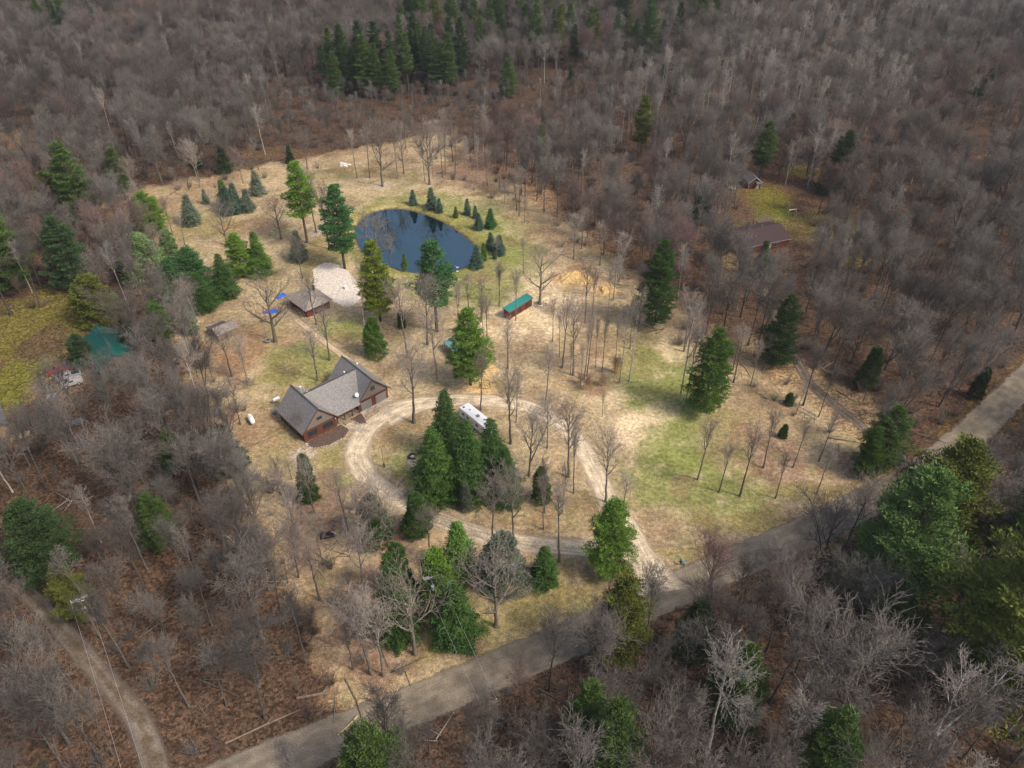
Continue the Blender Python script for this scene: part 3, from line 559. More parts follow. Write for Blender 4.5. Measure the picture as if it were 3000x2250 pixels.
# conifers picked off the photo: kind, base x, base y, top y (overview px), width factor, tint, label
CON = [
 ('P1', 745, 580, 400, 1.1, 'teal', "tall dark pine on the near left shore of the pond, right above the sand patch"),
 ('P0', 822, 694, 522, 1.0, 'yellow', "yellow green pine standing just right of the white sand patch"),
 ('P3', 944, 716, 525, 1.3, 'teal', "tall pine whose plumed crown overlaps the near edge of the pond"),
 ('P0', 1017, 832, 670, 1.15, 'bright', "bright green pine hiding the lean-to with the blue green roof"),
 ('C1', 812, 768, 690, .9, 'mid', "rounded cedar on the lawn left of the yard trees, above the grey roofed house"),
 ('S4', 968, 985, 842, 1.05, 'dark', "tall spruce rising at the left end of the white camper"),
 ('S4', 943, 1072, 925, 1.25, 'dmid', "wide green spruce nearest the black tyre in the driveway loop"),
 ('S4', 1012, 1062, 908, 1.2, 'dark', "dark spruce in the loop cluster, overlapping the middle of the white camper"),
 ('S3', 1062, 1040, 905, 1.3, 'dark', "dark spruce at the right end of the white camper"),
 ('S3', 1092, 1080, 968, 1.3, 'dark', "rightmost spruce of the big cluster inside the driveway loop"),
 ('C0', 1008, 1102, 1045, .8, 'grey', "small grey green cedar in front of the big spruce cluster in the loop"),
 ('C0', 1168, 1080, 1012, 1.0, 'dark', "small dark cedar standing alone right of the spruce cluster in the loop"),
 ('C1', 812, 1165, 1075, 1.0, 'dark', "broad dark cedar below the left bend of the driveway"),
 ('C1', 905, 1150, 1072, 1.0, 'dark', "broad dark cedar with a bare tree in front, beside the lower driveway"),
 ('C0', 672, 1082, 985, .75, 'dark', "narrow dark cedar below the house, left of the driveway bend"),
 ('S0', 993, 1240, 1130, 1.1, 'mid', "green spruce on the near side of the lower driveway"),
 ('C0', 948, 1300, 1192, 1.1, 'bright', "yellowish cedar directly behind the utility pole in the lot"),
 ('S0', 985, 1378, 1262, 1.2, 'dark', "dense green spruce just right of the utility pole"),
 ('S3', 862, 1372, 1195, .95, 'dark', "large spruce behind bare branches left of the utility pole"),
 ('C0', 868, 1290, 1180, .9, 'dark', "shorter cedar behind the large spruce left of the utility pole"),
 ('C1', 1085, 1265, 1160, 1.15, 'grey', "rounded grey green cedar behind a crooked oak near the lower driveway"),
 ('S0', 1175, 1255, 1183, 1.25, 'dark', "small perfect cone spruce alone on the olive grass below the driveway"),
 ('P2', 1312, 1232, 1083, 1.1, 'bright', "bright bushy pine at the fork where the driveway meets the road"),
 ('P0', 1330, 1428, 1250, 1.1, 'wolive', "pine on the near edge of the gravel road below the driveway mouth"),
 ('P2', 1520, 890, 712, 0.94, 'mid', "full green pine at the right edge of the mown field"),
 ('P2', 1413, 702, 520, 0.90, 'dark', "dark pine beside the yard's right boundary, behind the slim grove"),
 ('S1', 893, 442, 410, 1.35, 'blue', "short round blue spruce, first left along the far bank of the pond"),
 ('S0', 933, 450, 405, 1.2, 'blue', "taller blue spruce, second along the far bank of the pond"),
 ('S1', 950, 459, 428, 1.2, 'blue', "small blue spruce close to the taller one on the far bank of the pond"),
 ('S1', 985, 470, 446, 1.2, 'wolive', "tiny olive green spruce at the water's far edge"),
 ('S1', 1010, 464, 429, 1.1, 'blue', "slim blue spruce right of the tiny olive one"),
 ('S1', 1027, 471, 444, 1.1, 'blue', "small blue spruce half hidden behind its taller neighbour on the pond bank"),
 ('S0', 1034, 495, 460, 1.2, 'blue', "blue spruce in front of the small one on the right pond bank"),
 ('S0', 1060, 492, 450, 1.2, 'teal', "dark conical spruce, rightmost at the top of the pond bank"),
 ('S0', 1060, 538, 502, 1.3, 'blue', "left one of two round spruces behind a thin bare tree right of the pond"),
 ('S0', 1079, 550, 508, 1.3, 'blue', "right one of two round spruces behind a thin bare tree right of the pond"),
 ('S0', 1030, 577, 530, 1.25, 'blue', "silvery spruce at the water's right corner"),
 ('S1', 1045, 562, 524, 1.0, 'mid', "thin green spruce tucked behind the silvery one at the pond's right corner"),
 ('S1', 1069, 560, 543, 1.3, 'blue', "lowest small spruce bush right of the pond"),
 ('S1', 875, 582, 548, 1.0, 'mid', "small spruce on the near bank between two pines"),
 ('S0', 496, 462, 402, 1.3, 'blue', "front spruce of the tight trio in the upper left clearing"),
 ('S0', 490, 450, 388, 1.2, 'mid', "green rear spruce of the tight trio in the upper left clearing"),
 ('S0', 513, 458, 396, 1.2, 'blue', "right spruce of the tight trio in the upper left clearing"),
 ('S0', 538, 456, 408, 1.3, 'grey', "grey spruce right of the tight trio in the upper left clearing"),
 ('S0', 558, 420, 368, 1.3, 'grey', "grey spruce behind bare branches near the far boundary"),
 ('S0', 416, 484, 420, 1.3, 'grey', "grey green spruce by the yellow moss patch, upper left clearing"),
 ('S1', 446, 440, 408, 1.2, 'grey', "faint grey spruce behind the leaning bare tree"),
 ('S1', 660, 408, 372, 1.2, 'grey', "small grey spruce right of the plumed pine near the far boundary"),
 ('P2', 330, 507, 415, 1.7, 'bright', "bright twin trunked pine just inside the far left corner of the lot"),
 ('P3', 664, 524, 352, 1.2, 'bright', "slim high crowned pine in the middle of the upper clearing"),
 ('C1', 322, 600, 508, 1.5, 'pale', "pale green pine by the left boundary, half veiled by bare twigs"),
 ('C1', 372, 560, 498, 1.1, 'pale', "lighter cedar right behind the pale green pine at the left boundary"),
 ('P2', 430, 640, 535, 1.56, 'teal', "largest blue green pine of the left clump above the small shed"),
 ('P2', 385, 655, 560, 1.44, 'teal', "left pine of the clump above the small shed"),
 ('S4', 443, 668, 588, 1.56, 'dark', "dark spruce in the middle of the clump above the small shed"),
 ('S3', 492, 640, 548, 1.44, 'dark', "dark pointed spruce behind the big grey limbed tree"),
 ('P2', 526, 598, 505, 1.32, 'bright', "light green pine at the top of the left clump"),
 ('S3', 565, 592, 500, 1.44, 'mid', "dark green spruce at the right end of the left clump"),
 ('S0', 648, 562, 498, 1.2, 'grey', "grey brown spruce behind the cabin, left of the sand patch"),
 ('P2', 415, 722, 665, 1.2, 'pale', "low pale pine left of the small grey shed"),
 ('C1', 352, 725, 655, 1.2, 'mid', "green cedar straddling the left boundary beside the shed"),
 ('C0', 868, 708, 670, .9, 'dark', "tiny dark cedar among the bare trees below the pond"),
 ('C0', 1690, 945, 918, 1.3, 'dark', "tiny spruce like cedar alone in the right corner field"),
 ('C0', 1703, 873, 850, 1.6, 'dark', "small dark bush at the right boundary"),
 # outside the lot
 ('P0', 272, 432, 322, 1.11, 'wmid', "pine behind the far left corner of the lot"),
 ('P1', 190, 500, 308, 1.11, 'wmid', "very tall thin pine left of the far corner, above the others"),
 ('P0', 135, 490, 372, 1.20, 'wolive', "yellowish pine left of the very tall thin one"),
 ('P2', 165, 620, 470, 1.20, 'wteal', "full pine above the neighbour's clearing at left"),
 ('P2', 22, 620, 452, 1.62, 'wmid', "pine cut by the left edge of the picture"),
 ('C1', 218, 694, 598, 1.5, 'wolive', "olive cedar behind the green metal roof"),
 ('C0', 275, 610, 560, 1.3, 'wdark', "dark little cedar above the boundary, left of the lot"),
 ('P2', 188, 792, 722, 1.50, 'wteal', "pine in front of the green metal roof"),
 ('C1', 288, 760, 690, .8, 'wdark', "dark cedar right of the green metal roof"),
 ('S1', 488, 372, 316, 1.5, 'wdark', "dark cedar just beyond the far boundary"),
 ('S0', 430, 362, 320, 1.3, 'wdark', "brownish spruce beyond the far boundary, left of the dark one"),
 ('S0', 628, 352, 312, 1.0, 'wdark', "thin spruce beyond the middle of the far boundary"),
 ('S1', 258, 270, 232, 1.2, 'wdark', "lone small spruce in the upper left woods"),
 ('P0', 156, 222, 160, 1.1, 'wmid', "small round pine alone in the upper left woods"),
 ('C1', 45, 392, 335, 1.3, 'wteal', "grey green cedar at the small clearing by the left edge"),
 ('P2', 385, 1015, 930, 1.1, 'wmid', "pine behind bare crowns in the woods left of the lot"),
 ('P2', 118, 1235, 1085, 1.4, 'wdark', "wide pine in the lower left woods above the pole"),
 ('P2', 355, 1178, 1070, 1.1, 'wmid', "pine in the lower left woods between track and lot"),
 ('P2', 175, 1330, 1225, 1.1, 'wolive', "pine directly behind the utility pole by the gravel track"),
 ('C1', 498, 1015, 925, 1.1, 'wdark', "dark cedar touching the left boundary line woods"),
 ('P2', 828, 1745, 1580, 1.1, 'wmid', "pine cut by the bottom edge of the picture"),
 ('P0', 1262, 1640, 1480, .9, 'wmid', "pine in the bottom woods right of the road side pole"),
 ('P0', 1312, 1700, 1520, .9, 'wmid', "lower right pine of the pair in the bottom woods"),
 ('P2', 1490, 1420, 1300, 1.0, 'wdark', "dark pine half hidden by bare crowns below the road"),
 ('P2', 1575, 1560, 1400, .9, 'wmid', "pine showing between bare crowns in the bottom woods"),
 ('P2', 1760, 1690, 1540, 1.0, 'wmid', "pine low in the bottom woods, right of centre"),
 ('B0', 1905, 1300, 1025, 1.1, 'bmid', "huge spreading pine at the road's near side, left one of the right hand group"),
 ('B1', 2120, 1500, 1125, 1.1, 'bolive', "huge yellow green pine nearest the lower right edge"),
 ('P2', 1985, 1200, 955, 1.3, 'wolive', "tall pine by the road bend behind the huge ones"),
 ('P2', 2165, 1260, 1065, 1.3, 'wmid', "pine at the right edge above the huge yellow green one"),
 ('P2', 1895, 1010, 880, 1.25, 'wmid', "pine beside the neighbour's gravel track"),
 ('P2', 1862, 1030, 925, .9, 'mid', "brighter low pine at the right corner of the lot"),
 ('B0', 1672, 790, 640, .9, 'wdark', "broad dark conifer behind the right boundary"),
 ('C0', 1868, 835, 752, 1.0, 'wmid', "narrow green cedar in the woods beyond the gravel track"),
 ('C0', 2105, 860, 795, .9, 'wdark', "thin cedar in the woods at the right edge"),
 ('P1', 1640, 385, 262, 1.1, 'wmid', "left pine behind the neighbour's red shed"),
 ('P3', 1694, 345, 245, 1.0, 'wmid', "small topped pine behind the neighbour's clearing"),
 ('P2', 1805, 412, 283, 1.07, 'wdark', "big dark pine at the edge of the neighbour's clearing"),
 ('S0', 1782, 418, 360, 1.4, 'wdark', "short spruce at the foot of the big dark pine"),
 ('P1', 1762, 345, 255, 1.1, 'wdark', "pine behind two white birches at the neighbour's clearing"),
 ('C1', 1512, 478, 405, 1.1, 'wdark', "dull green cedar in the woods left of the neighbour's house"),
 ('P0', 1960, 178, 105, 1.3, 'wmid', "bold pine alone in the upper right woods"),
 ('P0', 1893, 65, 18, 1.2, 'wmid', "pine alone near the top edge at right"),
 ('C1', 2120, 205, 148, 1.0, 'wdark', "dull cedar near the right edge of the upper woods"),
 ('P0', 2078, 430, 370, 1.1, 'wmid', "pine alone in the woods toward the right edge"),
 ('P1', 1383, 335, 205, 1.0, 'wolive', "thin two tiered pine right of the far corner"),
 ('P1', 1167, 370, 270, 1.0, 'wmid', "slim pine in the woods right of the lot's far tip"),
 ('P0', 1478, 200, 138, 1.1, 'wmid', "left pine of a small pair in the middle right woods"),
 ('P0', 1428, 178, 140, 1.0, 'wdark', "small dark pine left of the pair in the middle right woods"),
 ('P0', 1312, 165, 118, 1.0, 'wmid', "green pine at the edge of the far conifer stand"),
 ('P0', 1230, 190, 140, 1.0, 'wdark', "small conifer in front of the far conifer stand"),
 ('P2', 1098, 210, 128, 1.2, 'wmid', "single wide pine in front of the far conifer stands"),
 ('P2', 2190, 1080, 990, .9, 'wdark', "dark conifer at the right edge across the road"),
 ('S0', 1640, 600, 520, 1.0, 'wdark', "dark cedar left of the neighbour's red house"),
 ('P0', 1455, 215, 150, 1.0, 'wmid', "right pine of a small pair in the middle right woods"),
]
KIND = {'P': pines, 'B': pine_big, 'C': cedars}
rt = random.Random(99); conifer_xy = []
for kd, bx, by, ty, wf, tn, lab in CON:
    if kd[0] == 'S': k = (spruces+spruce_tall)[int(kd[1])]
    else: k = KIND[kd[0]][int(kd[1])]
    b = w(bx, by); H = Hpx(bx*K, by*K, ty*K)
    place(k, b, H, rt.uniform(0, 6.28), lab, {'P': 'pine', 'B': 'pine', 'S': 'spruce', 'C': 'cedar'}[kd[0]], colr=TINT[tn], sx=wf*1.0)
    conifer_xy.append((b.x, b.y, H*.16))
# far conifer stands: each tree an object
STANDS = [([(700, 218), (820, 222), (930, 215), (1010, 205), (1000, 165), (860, 170), (700, 182)], 30, 'wmid', 'wteal', "pine in the dense dark stand beyond the pond, under the power line", "pines in the stand beyond the pond"),
          ([(860, 100), (1050, 150), (1270, 165), (1420, 150), (1600, 40), (1600, 5), (860, 5)], 115, 'wmid', 'wolive', "pine in the large conifer stand at the top of the picture", "pines in the large stand at the top"),
          ([(60, 110), (230, 100), (210, 60), (60, 60)], 8, 'wmid', 'wdark', "conifer in the small patch among grey woods, upper left corner", "conifers in the upper left patch")]
for P_, cnt, t1, t2, lab, grp in STANDS:
    P3 = [w(*p) for p in P_]; xs = [p.x for p in P3]; ys = [p.y for p in P3]; made = []
    tries = 0
    while len(made) < cnt and tries < 9000:
        tries += 1; x = rt.uniform(min(xs), max(xs)); y = rt.uniform(min(ys), max(ys))
        if not in_poly([x], [y], P3)[0] or any((x-a)**2+(y-b)**2 < 20 for a, b in made): continue
        made.append((x, y)); k = rt.choice([pines[0], pines[1], pines[3], pines[2]])
        place(k, (x, y), rt.uniform(18, 28), rt.uniform(0, 6.28), lab, 'pine', grp, TINT[rt.choice([t1, t1, t2, 'wdark'])], sx=rt.uniform(.6, .95)); conifer_xy.append((x, y, 2.5))

# bare trees of the yard, picked off the photo (full-size px): kind, base x, base y, top y, width factor, label
def c1(x, y, X0=1000, Y0=750, s=2.212): return X0+x/s, Y0+y/s
BT = []
def bt(kind, x, y, top, lab, wf=1.0, tilt=(0, 0), X0=1000, Y0=750, s=2.212):
    bx, by = c1(x, y, X0, Y0, s); BT.append((kind, bx, by, Y0+top/s, wf, tilt, lab))
bt('Y0', 470, 1080, 520, "spreading bare tree at the mouth of the garage apron", 1.2)
bt('Y1', 430, 655, 110, "tall bare tree left of the round cedar and right of the back path")
bt('Y0', 558, 575, 70, "tall bare tree between the cedar and the plumed pine")
bt('Y1', 622, 812, 330, "bare tree just left of the lean-to with the blue green roof")
bt('Y2', 690, 310, 150, "small bare tree on the grass below the pond's near shore")
bt('Y2', 1023, 325, 20, "slender bare tree on the grass left of the long red shed", .8)
bt('Y2', 1130, 420, 60, "slender bare trunk in front of the long red shed", .7)
bt('O0', 1288, 312, -130, "great bare oak beside the end of the long red shed", 1.1)
bt('Y1', 905, 430, 130, "bare tree on the horse yard edge below the pond", .9)
bt('Y2', 925, 560, 230, "left stem of two close bare trees above the bright pine", .8)
bt('Y2', 945, 565, 250, "right stem of two close bare trees above the bright pine", .8)
bt('Y1', 765, 440, 160, "grey bare tree with a dense oval crown below the pond", .9)
bt('Y1', 832, 400, 90, "pale bare tree in the row below the pond", .9)
bt('Y2', 1180, 118, -140, "bare tree on the bank right of the pond", .7)
bt('Y0', 1080, 730, 390, "open crowned bare tree in the tan yard below the long shed", 1.0)
bt('Y1', 1325, 942, 570, "upright bare tree at the top of the driveway bend", .9)
bt('Y2', 1370, 557, 230, "leaning bare tree on the left rim of the slim grove", .7, (0, .10))
bt('Y2', 1412, 655, 330, "reddish thin stem, second on the left rim of the slim grove", .6)
bt('Y2', 1433, 725, 210, "dark slim tree at the left front of the grove", .7)
bt('Y2', 1485, 765, 540, "short dark snag in the grove", .5)
bt('Y1', 1503, 772, 250, "thick trunked tree in the centre of the slim grove", .9)
bt('Y2', 1550, 865, 530, "lone grey stem standing forward of the grove", .5)
bt('Y1', 1580, 430, 20, "tall tree at the back left of the slim grove", .8)
bt('Y2', 1592, 775, 300, "slim stem right of the grove's thick trunk", .6)
bt('Y2', 1575, 800, 380, "slim stem behind the orange leaved beech", .6)
bt('Y2', 1625, 420, 60, "second tall tree at the back of the slim grove", .7)
bt('Y2', 1647, 722, 380, "crooked thin stem in the right half of the grove", .5)
bt('Y2', 1690, 752, 330, "straight dark stem in the right half of the grove", .6)
bt('A0', 1727, 432, 60, "pale aspen at the back right of the grove", .7)
bt('Y2', 1772, 752, 330, "thin dark stem left of the front pale aspen", .5)
bt('A0', 1800, 822, 280, "front pale aspen, left one of two on the green field edge", .7)
bt('A1', 1868, 812, 190, "taller pale aspen, right one of two on the green field edge", .8)
bt('Y2', 1870, 602, 270, "dark bare tree behind the two pale aspens", .7)
bt('Y0', 1097, 1217, 690, "dark trunked tree right of the spruce cluster in the loop")
bt('Y1', 1133, 1080, 690, "bare tree at the right end of the white camper", .7)
bt('Y3', 1217, 1425, 900, "forked bare tree right of the spruce cluster, leaning left", 1.0)
bt('Y2', 903, 1000, 600, "pale thin tree behind the white camper", .9)
bt('Y1', 1335, 1245, 880, "straight bare tree inside the right half of the loop", .8)
bt('Y0', 1472, 1432, 880, "wide topped bare tree on the inner edge of the driveway's right side", 1.0)
bt('Y2', 1505, 1537, 1080, "slim tree just below the wide topped one inside the loop", .7)
bt('Y0', 1713, 1592, 1080, "open vase shaped tree on the outer edge of the driveway", 1.0)
bt('Y2', 1690, 1042, 870, "tiny bare sapling in the field's pale edge", .6)
bt('Y1', 1822, 1660, 1420, "bare tree behind the bushy pine at the driveway fork", 1.0)
bt('Y2', 1315, 1665, 1280, "thin tree in front of the lone cedar in the loop", .7)
bt('Y1', 1430, 1665, 1330, "pair forming V shape near the lower driveway inside the loop", .7)
for x, y, t, l in ((330, 820, 430, "first bare tree in the woods strip at the right boundary"), (440, 842, 520, "second bare tree in the woods strip at the right boundary"),
    (98, 1450, 1020, "leftmost of the slim trunks leaning over the right field"), (235, 1530, 1180, "short slim trunk, second from left on the right field"),
    (370, 1557, 1050, "long slanting trunk, third from left on the right field"), (522, 1372, 980, "bare tree left of the tiny cedar in the right field"),
    (600, 1570, 1240, "thin trunk rising from the reddish leaves, right field"), (715, 1372, 1020, "bare tree above the reddish leaves right of the tiny cedar"),
    (882, 1332, 960, "bare tree near the right boundary, second from the corner"), (868, 1542, 1230, "dark leaning tree nearest the right corner of the lot")):
    bt('Y2', x, y, t, l, .8, X0=2000)
bt('B0', 15, 960, 350, "white birch clump tree at the right boundary beside the full pine", .8, X0=2000)
bt('B0', -25, 950, 250, "second white birch stem of the clump at the full pine, left one", .8, X0=2000)
for x, y, t, kd, wf, l in ((978, 200, -260, 'Y1', .9, "bare tree on the near side of the lower driveway, left one"), (1120, 220, -330, 'Y0', .9, "forked bare tree over the lower driveway behind the grey cedar"), (575, 290, -60, 'Y1', .9, "bare tree in front of the broad dark cedar"), (1410, 322, -220, 'Y2', .9, "tall straight trunk at the near edge of the lower driveway"),
    (1310, 112, -250, 'Y2', .8, "thin straight tree with a bare ring at its foot inside the loop"), (482, 922, 330, 'O1', .75, "pale many branched tree left of the utility pole at the roadside"), (1003, 742, 160, 'O0', .9, "crooked oak on the olive grass right of the utility pole"),
    (275, 1065, 560, 'Y1', 1.0, "bare tree standing in brown leaves at the near left corner"), (195, 1050, 480, 'Y1', 1.0, "second bare tree in brown leaves at the near left corner"), (130, 262, -240, 'Y3', 1.1, "big forked tree left of the broad dark cedar"), (320, 300, -190, 'Y0', 1.0, "bare tree whose limbs cross the broad dark cedar"),
    (145, 520, 60, 'Y0', 1.1, "pale bare tree in the left thicket of the lower lot"), (60, 850, 450, 'Y1', 1., "slanting bare tree nearest the left boundary corner"), (265, 640, 330, 'Y2', .9, "dark trunk left of the large spruce")):
    bt(kd, x, y, t, l, wf, Y0=1500)
for x, y, t, kd, wf, l in ((540, 265, -300, 'Y2', .8, "leftmost trunk of the row on the far mossy grass"), (677, 262, -330, 'Y2', .8, "second trunk of the row on the far mossy grass"), (815, 355, -470, 'O1', .75, "thick dark tree in a ring of stones above the pond"), (978, 272, -350, 'Y2', .7, "leaning trunk on the far grass right of the ringed tree"),
    (1045, 215, -420, 'O1', .65, "thick trunk at the edge of the far leaf litter"), (1272, 300, -200, 'Y2', .6, "thin trunk left of the far wood's big trunk"), (1320, 335, -460, 'O0', .75, "big trunk in the leaf litter above the pond"), (1360, 262, 0, 'Y2', .6, "thin trunk right of the far wood's big trunk"),
    (1465, 258, -330, 'Y2', .7, "left of two dark trunks in the far leaf litter"), (1492, 225, -330, 'Y2', .7, "right of two dark trunks in the far leaf litter"), (1600, 232, -300, 'Y2', .7, "trunk in the far leaf litter toward the right boundary"), (1730, 290, -220, 'A0', .6, "pale trunk in the leaf litter near the right boundary"), (1840, 280, -240, 'A1', .6, "second pale trunk near the right boundary"),
    (100, 850, 60, 'Y0', 1., "bare tree in a stone ring left of the dark pond pine"), (240, 1030, 260, 'Y1', .9, "bare tree touching the left side of the dark pond pine"), (2050, 1180, 880, 'A0', .8, "thin pale tree in front of two round spruces"), (2075, 1650, 1180, 'Y2', .8, "slim tree on the grass below the round spruces"),
    (1520, 1630, 1380, 'Y2', .8, "small tree below the pond with a bare foot ring"), (1635, 1650, 1370, 'Y1', 1.0, "oval crowned tree below the pond's outlet"), (640, 900, 560, 'O1', .7, "grey tangled tree overhanging the left end of the pond"), (760, 1120, 620, 'O1', .8, "broad tangled tree over the near left water"), (900, 1180, 800, 'O0', .6, "lower tangled tree over the near water")):
    bt(kd, x, y, t, l, wf, X0=900, Y0=450, s=3.687)
for x, y, t, kd, wf, l in ((690, 885, 430, 'Y2', .8, "small dark tree in the upper left clearing"), (820, 992, 640, 'Y2', .7, "thin sapling in the upper left clearing"), (1280, 992, 380, 'O0', .9, "big tree leaning left in the upper left clearing"), (1860, 922, 380, 'O1', 1.0, "bare oak with lopped crown in the upper left clearing"), (2090, 1350, 840, 'Y0', .9, "bare tree behind the cabin")):
    bt(kd, x, y, t, l, wf, X0=320, Y0=450, s=3.687)
bt('O0', 920, 1112, 110, "wide grey tree holding the tire swing", 1.15, X0=600, s=4.424)
bt('Y0', 1620, 1352, 560, "bare tree beside the sandy path behind the house", 1., X0=600, s=4.424)
bt('Y0', 1462, 1612, 850, "bare tree on the lawn close behind the house", 1.1, X0=600, s=4.424)
bt('B0', 2062, 892, -90, "white birch leaning over the sand patch", .8, (0, -.08), X0=600, s=4.424)
bt('Y0', 1450, 892, 130, "bare tree in front of the cabin", 1., X0=600, s=4.424)
bt('Y1', 350, 1560, 930, "bare tree in the left thicket by the house lawn", 1.1, X0=600, s=4.424)
bt('Y0', 560, 1650, 1020, "second bare tree in the left thicket by the house lawn", 1.1, X0=600, s=4.424)
bt('Y0', 690, 240, -60, "white limbed tree in front of the narrow cedar below the house", 1., X0=700, Y0=1350, s=4.424)
bt('O1', 60, 1200, 900, "drooping bare tree at the house's front corner", .9, X0=880, Y0=1000, s=4.424)
bt('B1', 665, 1202, 880, "slender white birch left one in the neighbour's clearing", .8, X0=2000, Y0=0)
bt('B1', 810, 1218, 760, "larger white birch right one in the neighbour's clearing", .9, X0=2000, Y0=0)
bt('B0', 1480, 1190, 850, "lone white birch in the woods right of the neighbour's clearing", .6, X0=2000, Y0=0)
bt('B1', 1580, 1545, 930, "big forked white birch in the lower right woods", 1.2, X0=2000, Y0=1500)
bt('B0', 2110, 1420, 1130, "second white birch at the lower right edge", 1.2, X0=2000, Y0=1500)
bt('A0', 165, 1555, 850, "tall pale tree in the bottom woods, left of its leaning neighbour", 1.2, X0=2000, Y0=1500)
bt('W3', 1060, 1440, 700, "massive tree with a thick leaning trunk in the bottom right woods", 1.1, (0, .12), X0=2000, Y0=1500)
bt('A1', 345, 1580, 1180, "grey pale tree with twisted limbs in the bottom woods", 1.2, X0=2000, Y0=1500)
bt('A1', 620, 1650, 1130, "twisted pale tree at the bottom edge of the right woods", 1.2, X0=2000, Y0=1500)
BK = {'Y': yard, 'O': oaks, 'A': pales, 'B': birches, 'W': wood}
bare_xy = []
for kd, bx, by, ty, wf, tilt, lab in BT:
    b = W(bx, by); H = min(27, max(4, Hpx(bx, by, ty)))
    k = BK[kd[0]][int(kd[1])]
    place(k, b, H, rt.uniform(0, 6.28) if kd not in ('Y3', 'B1') else rt.uniform(-.4, .4), lab, 'birch' if kd[0] == 'B' else 'bare tree', sx=wf*(1.0 if H > 12 else 1.25), tilt=tilt)
    bare_xy.append((b.x, b.y, 2))

# the beech saplings that keep their dry orange leaves
def beech(b, H, lab):
    o = empty("beech_tree", (b.x, b.y, 0), rt.uniform(0, 6), lab, "beech sapling"); s = H/ysap[0].H; o.scale = (s, s, s)
    link(bpy.data.objects.new("trunk", ysap[0].trunk), o); link(bpy.data.objects.new("branches", ysap[0].crown), o)
    rng = np.random.RandomState(int(H*10)); n = 900; a = rng.uniform(0, 6.28, n); z = rng.uniform(1.2, 6.6, n); r = 2.1*np.sqrt(np.clip(1-((z-3.4)/3.6)**2, 0, 1))*rng.uniform(.2, 1, n)
    V, F = leaves(np.stack([np.cos(a)*r, np.sin(a)*r, z], 1), rng.randn(n, 3), np.full(n, .28), np.full(n, .10), rng)
    link(bpy.data.objects.new("leaves", np_mesh("leaves", V, F, M_dead)), o)
for i, (x, y, h, l) in enumerate(((1723, 1142, 4.5, "beech sapling with orange leaves at the front of the slim grove"), (1765, 1130, 4, "smaller orange leaved beech right of the first"), (1805, 1095, 5.5, "tall orange leaved beech beside the front pale aspen"), (1700, 1125, 3.5, "lowest orange leaved beech left of the first"))):
    beech(W(x, y), h, l)

# ------------------------------------------------------------------ woods: nearest trees as things, the rest as one mass
CLEAR = [([w(*p) for p in q]) for q in (
    [(130, 690), (290, 690), (300, 800), (270, 860), (200, 900), (110, 900)], [(1590, 520), (1740, 520), (1725, 640), (1600, 640)],
    [(0, 690), (190, 640), (240, 700), (215, 790), (180, 880), (90, 950), (0, 960)],
    [(1590, 440), (1640, 395), (1790, 410), (1760, 470), (1740, 560), (1590, 545)],
    [(2080, 0), (2212, 0), (2212, 30), (2100, 22)], [(0, 285), (95, 290), (90, 330), (0, 335)])]
rw = np.random.RandomState(3); cand = []
step = 5.6
for yy in np.arange(46, 640, step):
    hw = .66*yy+75
    for xx in np.arange(-hw, hw, step):
        cand.append((xx+rw.uniform(-2.8, 2.8), yy+rw.uniform(-2.8, 2.8)))
cand = np.array(cand); cx, cy = cand[:, 0], cand[:, 1]
inp = in_poly(cx, cy, PARCEL); dp = poly_dist(cx, cy, PARCEL)
keep = ~inp
# thickets that run into the lot
TH1 = [w(*p) for p in ((240, 430), (300, 440), (400, 620), (450, 760), (520, 860), (575, 1000), (650, 1040), (760, 1090), (800, 1180), (830, 1300), (880, 1390), (870, 1470), (788, 1530))]
TH2 = [w(*p) for p in ((955, 292), (860, 315), (960, 380), (1080, 440), (1180, 520), (1260, 590), (1310, 600))]
TH3 = [w(*p) for p in ((240, 425), (700, 340), (690, 365), (400, 420))]
TH4 = [w(*p) for p in ((1200, 480), (1430, 650), (1560, 760), (1900, 1010), (1860, 1005), (1500, 770), (1400, 730), (1290, 640))]
keep |= inp & in_poly(cx, cy, TH1) & (rw.rand(len(cx)) < .8)
keep |= inp & in_poly(cx, cy, TH2) & (rw.rand(len(cx)) < .45)
keep |= inp & in_poly(cx, cy, TH3) & (rw.rand(len(cx)) < .4)
keep |= inp & in_poly(cx, cy, TH4) & (rw.rand(len(cx)) < .4)
for P_ in CLEAR: keep &= ~in_poly(cx, cy, P_) | (rw.rand(len(cx)) < .03)
for pth, d_ in ((ROAD_C, 6.2), (TRACK_L, 3.2), (TRACK_R, 2.6), (DRIVE_A, 3.5), (DRIVE_B, 3.5)): keep &= poly_dist(cx, cy, [(p.x, p.y) for p in pth], False) > d_
for (x_, y_, r_) in conifer_xy: keep &= np.hypot(cx-x_, cy-y_) > r_*.9
for (x_, y_, r_) in bare_xy: keep &= np.hypot(cx-x_, cy-y_) > r_
